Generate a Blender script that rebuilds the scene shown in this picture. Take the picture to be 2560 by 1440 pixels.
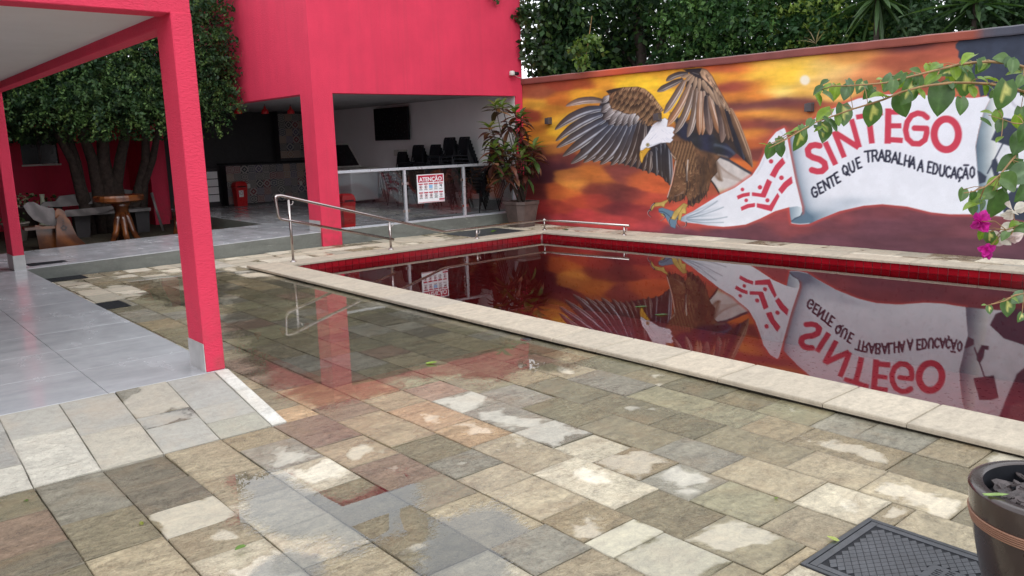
import bpy, bmesh, math, random
import numpy as np
from mathutils import Vector, Matrix, Euler
for o in list(bpy.data.objects): bpy.data.objects.remove(o)
random.seed(7); RNG = np.random.default_rng(11)
SC = bpy.context.scene; COL = SC.collection
# ---------------------------------------------------------------- camera (fitted to the photograph's vanishing lines)
FPX, PITCH, ROLL, YAW, CAMH = 2026.9, 0.180215, -0.030246, 0.867215, 1.75
FW = np.array([math.cos(YAW)*math.cos(PITCH), math.sin(YAW)*math.cos(PITCH), -math.sin(PITCH)])
_r = np.array([math.sin(YAW), -math.cos(YAW), 0.0]); _u = np.cross(_r, FW)
RT = math.cos(ROLL)*_r + math.sin(ROLL)*_u; UP = -math.sin(ROLL)*_r + math.cos(ROLL)*_u
CP = np.array([0.0, 0.0, CAMH])
cam_d = bpy.data.cameras.new('camera'); cam = bpy.data.objects.new('camera', cam_d); COL.objects.link(cam)
cam.matrix_world = Matrix(((RT[0], UP[0], -FW[0], 0), (RT[1], UP[1], -FW[1], 0), (RT[2], UP[2], -FW[2], CAMH), (0, 0, 0, 1)))
cam_d.sensor_width = 36; cam_d.lens = 36*FPX/2560; cam_d.clip_start = 0.05; cam_d.clip_end = 500
SC.camera = cam
# ---------------------------------------------------------------- sky and sun (bright overcast)
SUN_EL, SUN_AZ = math.radians(43), math.radians(-116)      # azimuth of the direction towards the sun, from +X
W = bpy.data.worlds.new('World'); SC.world = W; W.use_nodes = True
wn = W.node_tree.nodes; wl = W.node_tree.links
bg = wn['Background']; sky = wn.new('ShaderNodeTexSky'); sky.sky_type = 'NISHITA'; sky.sun_disc = False
sky.sun_elevation = SUN_EL; sky.sun_rotation = math.pi/2 - SUN_AZ; sky.air_density = 1.0; sky.dust_density = 4.0
hs = wn.new('ShaderNodeHueSaturation'); hs.inputs['Saturation'].default_value = 0.28; hs.inputs['Value'].default_value = 1.0
ov = wn.new('ShaderNodeMix'); ov.data_type = 'RGBA'; ov.inputs[0].default_value = 0.85; ov.inputs[7].default_value = (13.0, 13.4, 14.1, 1)   # even cloud deck over the clear sky
wl.new(sky.outputs[0], hs.inputs['Color']); wl.new(hs.outputs[0], ov.inputs[6]); wl.new(ov.outputs[2], bg.inputs['Color']); bg.inputs['Strength'].default_value = 0.15
sd = bpy.data.lights.new('sun', 'SUN'); so = bpy.data.objects.new('sun', sd); COL.objects.link(so)
sd.energy = 0.7; sd.angle = math.radians(28); sd.color = (1.0, 0.975, 0.94)
so.rotation_euler = Vector((math.cos(SUN_EL)*math.cos(SUN_AZ), math.cos(SUN_EL)*math.sin(SUN_AZ), math.sin(SUN_EL))).to_track_quat('Z', 'Y').to_euler()
SC.view_settings.view_transform = 'Standard'; SC.view_settings.look = 'None'
SC.view_settings.exposure = -0.02; SC.view_settings.gamma = 1.0; SC.view_settings.use_curve_mapping = False
SC.render.engine = 'CYCLES'
try:
    SC.cycles.max_bounces = 8; SC.cycles.transparent_max_bounces = 12; SC.cycles.caustics_reflective = False; SC.cycles.caustics_refractive = False
except Exception: pass

# ---------------------------------------------------------------- pixel -> place helpers
def ray(x, y): return FW + RT*(x-1280)/FPX - UP*(y-720)/FPX
def gz(x, y, z=0.0): d = ray(x, y); return CP + d*((z-CAMH)/d[2])
def onx(x, y, X): d = ray(x, y); return CP + d*X/d[0]
def ony(x, y, Y): d = ray(x, y); return CP + d*Y/d[1]
def dep(x, y, D): return CP + ray(x, y)*D
def pj(P):
    v = np.asarray(P, float) - CP; w = v@FW
    return 1280 + FPX*(v@RT)/w, 720 - FPX*(v@UP)/w

# ---------------------------------------------------------------- object helpers
ORG = {}
def tag(o, label=None, cat=None, group=None, kind=None):
    if label: o['label'] = label
    if cat: o['category'] = cat
    if group: o['group'] = group
    if kind: o['kind'] = kind
    return o
def thing(name, loc, label, cat, group=None):
    o = bpy.data.objects.new(name, None); COL.objects.link(o); o.location = loc; o.empty_display_size = 0.1
    ORG[o] = Vector(loc); return tag(o, label, cat, group)
def raw(name, V, F, mat, parent=None, origin=None, smooth=False, attrs=None, mats=None, mi=None):
    """V in world coordinates"""
    V = np.asarray(V, dtype=np.float32).reshape(-1, 3)
    if parent is not None: O = ORG[parent]
    elif origin is not None: O = Vector(origin)
    else:
        a, b = V.min(0), V.max(0); O = Vector(((a[0]+b[0])/2, (a[1]+b[1])/2, a[2]))
    me = bpy.data.meshes.new(name)
    me.from_pydata([tuple(map(float, p)) for p in (V - np.array(O, dtype=np.float32))], [], F); me.update()
    for m in (mats or [mat]): me.materials.append(m)
    if mi is not None: me.polygons.foreach_set('material_index', mi)
    if smooth: me.polygons.foreach_set('use_smooth', [True]*len(me.polygons))
    if attrs:
        for k, a in attrs.items():
            a = np.asarray(a, dtype=np.float32)
            if a.shape[1] == 4: at = me.attributes.new(k, 'FLOAT_COLOR', 'POINT'); at.data.foreach_set('color', a.ravel())
            else: at = me.attributes.new(k, 'FLOAT_VECTOR', 'POINT'); at.data.foreach_set('vector', a.ravel())
    o = bpy.data.objects.new(name, me); COL.objects.link(o)
    if parent is not None: o.parent = parent
    else: o.location = O
    ORG[o] = O
    return o
def bigmesh(name, V, quads, mat, parent=None, attrs=None, smooth=False):
    """fast path, quads only"""
    V = np.asarray(V, dtype=np.float32)
    O = ORG[parent] if parent is not None else Vector((float(V[:,0].mean()), float(V[:,1].mean()), float(V[:,2].min())))
    me = bpy.data.meshes.new(name); nq = len(quads)
    me.vertices.add(len(V)); me.vertices.foreach_set('co', (V-np.array(O, dtype=np.float32)).ravel())
    me.loops.add(nq*4); me.loops.foreach_set('vertex_index', np.asarray(quads, dtype=np.int32).ravel())
    me.polygons.add(nq); me.polygons.foreach_set('loop_start', np.arange(nq, dtype=np.int32)*4)
    try: me.polygons.foreach_set('loop_total', np.full(nq, 4, dtype=np.int32))
    except Exception: pass
    me.update(calc_edges=True); me.materials.append(mat)
    if attrs:
        for k, a in attrs.items():
            at = me.attributes.new(k, 'FLOAT_COLOR', 'POINT'); at.data.foreach_set('color', np.asarray(a, dtype=np.float32).ravel())
    if smooth: me.polygons.foreach_set('use_smooth', np.ones(nq, dtype=bool))
    o = bpy.data.objects.new(name, me); COL.objects.link(o)
    if parent is not None: o.parent = parent
    else: o.location = O
    ORG[o] = O
    return o
class MB:
    def __init__(s): s.v = []; s.f = []
    def add(s, vs, fs):
        b = len(s.v); s.v += [tuple(p) for p in vs]; s.f += [tuple(i+b for i in q) for q in fs]; return s
    def box(s, x0, x1, y0, y1, z0, z1, bev=0.0, M=None):
        if bev <= 0:
            vs = [(x, y, z) for z in (z0, z1) for y in (y0, y1) for x in (x0, x1)]
            fs = [(0,2,3,1), (4,5,7,6), (0,1,5,4), (2,6,7,3), (0,4,6,2), (1,3,7,5)]
        else:
            bm = bmesh.new(); bmesh.ops.create_cube(bm, size=1)
            for v in bm.verts: v.co = Vector(((x0+x1)/2+v.co.x*(x1-x0), (y0+y1)/2+v.co.y*(y1-y0), (z0+z1)/2+v.co.z*(z1-z0)))
            bmesh.ops.bevel(bm, geom=list(bm.edges), offset=bev, segments=1, affect='EDGES')
            bm.verts.index_update(); vs = [tuple(v.co) for v in bm.verts]; fs = [tuple(v.index for v in f.verts) for f in bm.faces]; bm.free()
        if M is not None: vs = [tuple(M@Vector(p)) for p in vs]
        return s.add(vs, fs)
    def prism(s, poly, h, M=None, axis=2):
        """poly of 2-d points, thickness from h[0] to h[1] along axis"""
        n = len(poly); vs = []
        for t in h:
            for p in poly:
                q = [p[0], p[1]]; q.insert(axis, t); vs.append(tuple(q))
        if M is not None: vs = [tuple(M@Vector(p)) for p in vs]
        return s.add(vs, [tuple(range(n-1, -1, -1)), tuple(range(n, 2*n))] + [(i, (i+1) % n, n+(i+1) % n, n+i) for i in range(n)])
    def tube(s, pts, r, n=10, caps=True):
        pts = [Vector(p) for p in pts]; m = len(pts); rr = r if isinstance(r, (list, tuple)) else [r]*m
        vs = []; prev = None
        for i, p in enumerate(pts):
            t = (pts[min(i+1, m-1)] - pts[max(i-1, 0)]).normalized()
            if prev is None:
                a = Vector((0, 0, 1)) if abs(t.z) < 0.9 else Vector((1, 0, 0)); a = (a - t*a.dot(t)).normalized()
            else: a = (prev - t*prev.dot(t)).normalized()
            prev = a; b = t.cross(a)
            for k in range(n):
                q = 2*math.pi*k/n; vs.append(tuple(p + (a*math.cos(q)+b*math.sin(q))*rr[i]))
        fs = [(i*n+k, i*n+(k+1) % n, (i+1)*n+(k+1) % n, (i+1)*n+k) for i in range(m-1) for k in range(n)]
        if caps: fs += [tuple(range(n-1, -1, -1)), tuple((m-1)*n+k for k in range(n))]
        return s.add(vs, fs)
    def lathe(s, prof, c, n=32, sq=0.0, rot=0.0):
        vs = []
        for (r, z) in prof:
            for k in range(n):
                q = 2*math.pi*k/n+rot; f = 1.0
                if sq: f = 1.0/max(abs(math.cos(q-rot-math.pi/n*0)), abs(math.sin(q-rot)))**sq
                vs.append((c[0]+r*f*math.cos(q), c[1]+r*f*math.sin(q), c[2]+z))
        m = len(prof)
        fs = [(i*n+k, i*n+(k+1) % n, (i+1)*n+(k+1) % n, (i+1)*n+k) for i in range(m-1) for k in range(n)]
        if prof[0][0] > 1e-4: fs.append(tuple(range(n-1, -1, -1)))
        if prof[-1][0] > 1e-4: fs.append(tuple((m-1)*n+k for k in range(n)))
        return s.add(vs, fs)
    def ball(s, c, r, n=10, m=6, sc=(1, 1, 1)):
        vs = []; fs = []
        for i in range(m+1):
            t = math.pi*i/m
            for k in range(n):
                q = 2*math.pi*k/n; vs.append((c[0]+r*sc[0]*math.sin(t)*math.cos(q), c[1]+r*sc[1]*math.sin(t)*math.sin(q), c[2]+r*sc[2]*math.cos(t)))
        for i in range(m):
            for k in range(n): fs.append((i*n+k, (i+1)*n+k, (i+1)*n+(k+1) % n, i*n+(k+1) % n))
        return s.add(vs, fs)
    def build(s, name, mat, parent=None, smooth=False, origin=None, attrs=None):
        return raw(name, s.v, s.f, mat, parent, origin, smooth, attrs)
def rounded(pts, r=0.05, n=5):
    """polyline with rounded corners"""
    P = [Vector(p) for p in pts]; out = [P[0]]
    for i in range(1, len(P)-1):
        a = (P[i-1]-P[i]); b = (P[i+1]-P[i]); rr = min(r, a.length*0.45, b.length*0.45)
        p0 = P[i]+a.normalized()*rr; p1 = P[i]+b.normalized()*rr
        for k in range(n+1):
            t = k/n; out.append(p0*(1-t)**2 + P[i]*2*t*(1-t) + p1*t*t)
    return out+[P[-1]]
def copy_tree(o, loc, rotz=0.0, parent=None, scale=None):
    c = o.copy(); COL.objects.link(c); c.parent = parent
    if loc is not None: c.location = loc
    if rotz: c.rotation_euler = (0, 0, rotz)
    if scale: c.scale = scale
    for ch in list(o.children): copy_tree(ch, None, 0, c)
    return c
def s2l(c):
    c = np.asarray(c, float)/255.0
    return np.where(c <= 0.04045, c/12.92, ((c+0.055)/1.055)**2.4)

# ---------------------------------------------------------------- materials
class NT:
    def __init__(s, name):
        s.m = bpy.data.materials.new(name); s.m.use_nodes = True; s.t = s.m.node_tree; s.n = s.t.nodes
        s.b = s.n['Principled BSDF']; s.out = s.n['Material Output']
    def N(s, typ, ins=None, **pr):
        d = s.n.new('ShaderNode'+typ)
        for k, v in pr.items(): setattr(d, k, v)
        for k, v in (ins or {}).items(): s.set(d, k, v)
        return d
    def set(s, d, k, v):
        i = d.inputs[k]
        if isinstance(v, bpy.types.NodeSocket): s.t.links.new(v, i)
        elif isinstance(v, bpy.types.Node): s.t.links.new(v.outputs[0], i)
        else: i.default_value = v
    def P(s, **k):
        for a, v in k.items(): s.set(s.b, a.replace('_', ' '), v)
    def pos(s): return s.N('NewGeometry').outputs['Position']
    def noise(s, vec, scale, detail=4, rough=0.55, dist=0.0):
        return s.N('TexNoise', {'Vector': vec, 'Scale': scale, 'Detail': detail, 'Roughness': rough, 'Distortion': dist}).outputs['Fac']
    def mapr(s, v, a, b, c=0.0, d=1.0, interp='LINEAR'):
        return s.N('MapRange', {0: v, 1: a, 2: b, 3: c, 4: d}, interpolation_type=interp).outputs[0]
    def math(s, op, a, b=0.0): return s.N('Math', {0: a, 1: b}, operation=op).outputs[0]
    def mix(s, f, a, b, blend='MIX'):
        d = s.N('Mix', data_type='RGBA', blend_type=blend); s.set(d, 0, f); s.set(d, 6, a); s.set(d, 7, b); return d.outputs[2]
    def bump(s, h, strength=0.3, dist=0.01): return s.N('Bump', {'Height': h, 'Strength': strength, 'Distance': dist}).outputs[0]
    def scale(s, vec, v): return s.N('Mapping', {'Vector': vec, 'Scale': v}).outputs[0]
def c4(c): return (c[0], c[1], c[2], 1.0)
def simple(name, col, rough=0.5, metal=0.0, var=0.18, nscale=8.0, bump=0.0, bscale=60.0, bdist=0.004, coat=0.0, spec=0.5):
    t = NT(name); p = t.pos()
    n = t.noise(p, nscale, 5)
    f = t.mapr(n, 0.25, 0.75, 1-var, 1+var)
    t.P(Base_Color=t.mix(1.0, c4(col), t.N('CombineColor', {0: f, 1: f, 2: f}).outputs[0], 'MULTIPLY'), Metallic=metal)
    t.P(Roughness=t.mapr(t.noise(p, nscale*2.3, 3), 0.2, 0.8, max(0.02, rough*0.8), min(1, rough*1.2)))
    t.b.inputs['Specular IOR Level'].default_value = spec
    if coat: t.P(Coat_Weight=coat, Coat_Roughness=0.06)
    if bump: t.P(Normal=t.bump(t.noise(p, bscale, 4), bump, bdist))
    return t.m
def attr(t, name): return t.N('Attribute', attribute_name=name, attribute_type='GEOMETRY')

def m_stucco(name, col):
    t = NT(name); p = t.pos(); q = t.scale(p, (1, 1, 2.2))
    n1 = t.noise(q, 38, 5, 0.6, 0.6); n2 = t.noise(p, 1.6, 4); n3 = t.noise(t.scale(p, (2.2, 2.2, 0.35)), 2.0, 4)
    f = t.mapr(n2, 0.3, 0.7, 0.93, 1.06); g = t.mapr(n3, 0.3, 0.72, 0.94, 1.03); f = t.math('MULTIPLY', f, g)
    bc = t.mix(1.0, c4(col), t.N('CombineColor', {0: f, 1: f, 2: f}).outputs[0], 'MULTIPLY')
    run = t.mapr(t.noise(t.scale(p, (7, 7, 0.22)), 1.6, 4, 0.6), 0.56, 0.78, 0.0, 0.16)                       # faint rain runs
    bc = t.mix(run, bc, (0.30, 0.05, 0.06, 1))
    zz = t.N('SeparateXYZ', {0: p}).outputs[2]
    spl = t.math('MULTIPLY', t.mapr(zz, 0.15, 0.75, 1.0, 0.0), t.mapr(t.noise(p, 9, 5, 0.65), 0.42, 0.7, 0.0, 0.45))   # mud splash near the ground
    bc = t.mix(spl, bc, (0.22, 0.07, 0.06, 1))
    t.P(Base_Color=bc, Roughness=0.72)
    t.P(Normal=t.bump(n1, 0.9, 0.010)); t.b.inputs['Specular IOR Level'].default_value = 0.35
    return t.m
def m_stone(name, coping=False):
    t = NT(name); p = t.pos(); col = attr(t, 'Col'); pl = attr(t, 'pl')
    sep = t.N('SeparateXYZ', {0: pl.outputs['Vector']})
    rnd = sep.outputs[2]
    off = t.N('CombineXYZ', {0: t.math('MULTIPLY', rnd, 37.0), 1: t.math('MULTIPLY', rnd, 19.0), 2: 0.0})
    q = t.N('VectorMath', {0: p, 1: off}, operation='ADD').outputs[0]
    qs = t.scale(q, (1.0, 2.4, 1.0))
    n1 = t.noise(qs, 5.0, 7, 0.62, 0.9); n2 = t.noise(q, 30, 6, 0.65, 0.4); n3 = t.noise(q, 120, 3, 0.6)
    rid = t.N('TexNoise', {'Vector': qs, 'Scale': 6.0, 'Detail': 5.0, 'Roughness': 0.6, 'Distortion': 1.4}, noise_type='RIDGED_MULTIFRACTAL').outputs['Fac']
    f = t.math('ADD', t.mapr(n1, 0.25, 0.75, 0.55, 1.32), t.mapr(n2, 0.3, 0.7, -0.26, 0.26))
    f = t.math('ADD', f, t.mapr(n3, 0.3, 0.7, -0.17, 0.17)); f = t.math('ADD', f, t.mapr(rid, 0.2, 1.6, 0.06, -0.22))
    base = t.mix(1.0, col.outputs['Color'], t.N('CombineColor', {0: f, 1: f, 2: f}).outputs[0], 'MULTIPLY')
    base = t.mix(t.mapr(t.noise(q, 3.1, 5, 0.6, 0.5), 0.5, 0.75, 0.0, 0.45), base, (0.30, 0.21, 0.12, 1), 'MIX') if not coping else base
    # dry islands: high in the middle of a stone, edged by noise
    d = t.math('MAXIMUM', t.math('ABSOLUTE', sep.outputs[0]), t.math('ABSOLUTE', sep.outputs[1]))
    wob = t.math('ADD', t.math('MULTIPLY', t.mapr(t.noise(q, 3.2, 3, 0.45, 0.5), 0.3, 0.7, -1, 1), 0.34), t.mapr(n2, 0.3, 0.7, -0.06, 0.06))
    wn_ = t.mapr(t.noise(p, 1.15, 6, 0.62, 0.4), 0.3, 0.7, -1.0, 1.0)          # damp areas run across the joints
    dd = t.math('SUBTRACT', t.math('ADD', col.outputs['Alpha'], t.math('MULTIPLY', wn_, 0.75)), t.math('ADD', t.math('MULTIPLY', d, 0.55), t.math('MULTIPLY', wob, 0.8)))
    base = t.mix(t.mapr(d, 0.90, 1.04, 0.0, 0.35), base, (0.13, 0.11, 0.08, 1))
    dry = t.mapr(dd, -0.06, 0.13, 0.0, 1.0, 'SMOOTHSTEP')
    wetc = t.mix(1.0, base, (0.86, 0.84, 0.80, 1), 'MULTIPLY')
    dryc = t.mix(0.42, t.mix(1.0, base, (1.35, 1.33, 1.30, 1), 'MULTIPLY'), (0.54, 0.51, 0.45, 1) if not coping else (0.52, 0.46, 0.375, 1), 'MIX')
    t.P(Base_Color=t.mix(dry, wetc, dryc))
    wr = t.mapr(t.noise(q, 2.2, 3), 0.3, 0.7, 0.14, 0.36)
    t.P(Roughness=t.N('Mix', {0: dry, 2: wr, 3: 0.8}).outputs[0])
    rsel = t.mapr(t.math('FRACT', t.math('MULTIPLY', rnd, 7.31)), 0.35, 0.9, 0.35, 1.5)      # some stones are split rough, some nearly smooth
    h = t.math('MULTIPLY', t.math('ADD', t.math('MULTIPLY', n2, 0.6), t.math('ADD', t.math('MULTIPLY', rid, 0.30), t.math('MULTIPLY', n3, 0.25))), rsel)
    t.P(Normal=t.bump(h, 1.0 if not coping else 0.45, 0.017)); t.b.inputs['Specular IOR Level'].default_value = 0.5
    return t.m
def m_film(name, ior=1.42, edge=True, tint=(1, 1, 1)):
    """clear still water: reflects by Fresnel, else lets light through"""
    t = NT(name); p = t.pos()
    fr = t.N('Fresnel', {'IOR': ior}).outputs[0]
    nb = t.bump(t.noise(p, 1.4, 2), 0.03, 0.02)
    gl = t.N('BsdfGlossy', {'Color': (1, 1, 1, 1), 'Roughness': 0.012, 'Normal': nb}); tr = t.N('BsdfTransparent', {'Color': c4(tint)})
    if edge:
        a = attr(t, 'Col').outputs['Alpha']
        w_ = t.math('ADD', t.mapr(t.noise(p, 2.6, 4, 0.5, 0.3), 0.25, 0.75, -0.40, 0.40), t.mapr(t.noise(t.scale(p, (1.0, 2.2, 1)), 34, 4, 0.6, 0.5), 0.3, 0.7, -0.24, 0.24))
        k = t.mapr(t.math('ADD', a, w_), 0.34, 0.72, 0.0, 1.0, 'SMOOTHSTEP')               # film thins out over the grain of the stone
        fr = t.math('MULTIPLY', fr, k)
    mx = t.N('MixShader', {0: fr, 1: tr.outputs[0], 2: gl.outputs[0]})
    t.t.links.new(mx.outputs[0], t.out.inputs['Surface']); return t.m
def m_leaf(name, trans=0.35, rough=0.45, tint=(1.2, 1.35, 0.55), spec=0.5):
    t = NT(name); col = attr(t, 'Col'); c = col.outputs['Color']
    n = t.noise(t.pos(), 55, 3); f = t.mapr(n, 0.3, 0.7, 0.82, 1.15)
    c = t.mix(1.0, c, t.N('CombineColor', {0: f, 1: f, 2: f}).outputs[0], 'MULTIPLY')
    t.P(Base_Color=c, Roughness=rough)
    tl = t.N('BsdfTranslucent', {'Color': t.mix(1.0, c, (*tint, 1), 'MULTIPLY')}); t.b.inputs['Specular IOR Level'].default_value = spec
    mx = t.N('MixShader', {0: trans, 1: t.b.outputs[0], 2: tl.outputs[0]})
    t.t.links.new(mx.outputs[0], t.out.inputs['Surface']); return t.m
def m_vcol(name, rough=0.75, bump=0.25, bscale=140, spec=0.3):
    t = NT(name); p = t.pos(); c = attr(t, 'Col').outputs['Color']
    n = t.noise(p, bscale, 4); f = t.mapr(n, 0.3, 0.7, 0.93, 1.06)
    t.P(Base_Color=t.mix(1.0, c, t.N('CombineColor', {0: f, 1: f, 2: f}).outputs[0], 'MULTIPLY'), Roughness=rough)
    t.P(Normal=t.bump(t.noise(p, bscale*0.6, 4), bump, 0.003)); t.b.inputs['Specular IOR Level'].default_value = spec
    return t.m
def m_porcelain(name):
    t = NT(name); p = t.pos(); q = t.scale(p, (0.5, 1.8, 1.0))
    n = t.noise(q, 1.8, 6, 0.6, 0.8); n2 = t.noise(p, 9, 5, 0.6)
    f = t.math('ADD', t.mapr(n, 0.3, 0.7, 0.86, 1.12), t.mapr(n2, 0.3, 0.7, -0.05, 0.05))
    t.P(Base_Color=t.mix(1.0, (0.47, 0.48, 0.505, 1), t.N('CombineColor', {0: f, 1: f, 2: f}).outputs[0], 'MULTIPLY'))
    t.P(Roughness=t.mapr(t.noise(t.scale(p, (1.5, 0.6, 1)), 2.5, 5, 0.6), 0.35, 0.7, 0.07, 0.32)); t.P(Normal=t.bump(t.noise(p, 6, 2), 0.02, 0.01))
    t.b.inputs['Specular IOR Level'].default_value = 0.6
    return t.m
def m_concrete(name, col):
    t = NT(name); p = t.pos(); n = t.noise(t.scale(p, (0.7, 0.7, 2.5)), 2.2, 6, 0.6, 0.8); n2 = t.noise(p, 26, 5, 0.65)
    f = t.math('ADD', t.mapr(n, 0.3, 0.72, 0.72, 1.18), t.mapr(n2, 0.3, 0.7, -0.09, 0.09))
    c = t.mix(1.0, c4(col), t.N('CombineColor', {0: f, 1: f, 2: f}).outputs[0], 'MULTIPLY')
    c = t.mix(t.mapr(t.noise(t.scale(p, (1, 1, 6)), 3.0, 5, 0.6, 1.5), 0.62, 0.72, 0, 0.45), c, (0.36, 0.37, 0.34, 1))
    t.P(Base_Color=c, Roughness=t.mapr(n, 0.3, 0.7, 0.3, 0.6)); t.P(Normal=t.bump(n2, 0.15, 0.004)); return t.m
def m_wood(name, dark, light, rough=0.3, coat=0.0, scale=5.0):
    t = NT(name); p = t.pos()
    w = t.N('TexWave', {'Vector': p, 'Scale': scale, 'Distortion': 6.0, 'Detail': 4.0, 'Detail Scale': 1.5}, wave_type='BANDS', bands_direction='DIAGONAL').outputs['Fac']
    n = t.noise(p, 3.0, 5, 0.6, 1.0)
    c = t.mix(t.mapr(w, 0.1, 0.9, 0, 1), c4(dark), c4(light)); c = t.mix(t.mapr(n, 0.4, 0.7, 0, 0.5), c, c4(dark))
    t.P(Base_Color=c, Roughness=rough); t.P(Normal=t.bump(w, 0.15, 0.003))
    if coat: t.P(Coat_Weight=coat, Coat_Roughness=0.08)
    return t.m
def m_decor(name):
    """patterned cement tile: one motif per tile picked from the object's own random number"""
    t = NT(name); oi = t.N('ObjectInfo').outputs['Random']; g = t.N('TexCoord').outputs['Generated']
    s = t.N('SeparateXYZ', {0: g}); u = t.math('ABSOLUTE', t.math('SUBTRACT', s.outputs[0], 0.5)); v = t.math('ABSOLUTE', t.math('SUBTRACT', s.outputs[2], 0.5))
    r = t.math('SQRT', t.math('ADD', t.math('MULTIPLY', u, u), t.math('MULTIPLY', v, v)))
    a = t.math('MULTIPLY', t.math('ARCTAN2', u, v), t.math('ADD', 2.0, t.math('MULTIPLY', t.math('FLOOR', t.math('MULTIPLY', oi, 5.0)), 2.0)))
    k = t.math('SINE', t.math('ADD', t.math('MULTIPLY', r, t.math('ADD', 14.0, t.math('MULTIPLY', oi, 30.0))), t.math('MULTIPLY', t.math('SINE', a), 1.6)))
    m = t.mapr(k, -0.15, 0.15, 0, 1)
    ramp = t.N('ValToRGB', {0: t.math('FRACT', t.math('MULTIPLY', oi, 13.7))}); cr = ramp.color_ramp; cr.interpolation = 'CONSTANT'
    cs = [(0.05, 0.06, 0.10), (0.20, 0.05, 0.06), (0.10, 0.10, 0.10), (0.30, 0.18, 0.12), (0.09, 0.07, 0.14), (0.04, 0.04, 0.05)]
    cr.elements[0].color = c4(cs[0]); cr.elements[1].color = c4(cs[1]); cr.elements[1].position = 0.17
    for i in range(2, 6): e = cr.elements.new(i/6.0); e.color = c4(cs[i])
    t.P(Base_Color=t.mix(m, ramp.outputs[0], (0.34, 0.31, 0.29, 1)), Roughness=0.35); return t.m
def m_water(name):
    t = NT(name); p = t.pos(); fr = t.N('Fresnel', {'IOR': 1.40}).outputs[0]
    nb = t.bump(t.noise(p, 0.9, 2), 0.035, 0.02)
    gl = t.N('BsdfGlossy', {'Color': (1, 1, 1, 1), 'Roughness': 0.008, 'Normal': nb}); tr = t.N('BsdfTransparent', {'Color': (0.82, 0.70, 0.70, 1)})
    mx = t.N('MixShader', {0: fr, 1: tr.outputs[0], 2: gl.outputs[0]}); t.t.links.new(mx.outputs[0], t.out.inputs['Surface']); return t.m
def m_glass(name):
    t = NT(name); fr = t.N('Fresnel', {'IOR': 1.5}).outputs[0]; fr = t.math('MULTIPLY', fr, 0.75)
    gl = t.N('BsdfGlossy', {'Color': (1, 1, 1, 1), 'Roughness': 0.01}); tr = t.N('BsdfTransparent', {'Color': (0.86, 0.88, 0.88, 1)})
    mx = t.N('MixShader', {0: fr, 1: tr.outputs[0], 2: gl.outputs[0]}); t.t.links.new(mx.outputs[0], t.out.inputs['Surface']); return t.m

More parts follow.
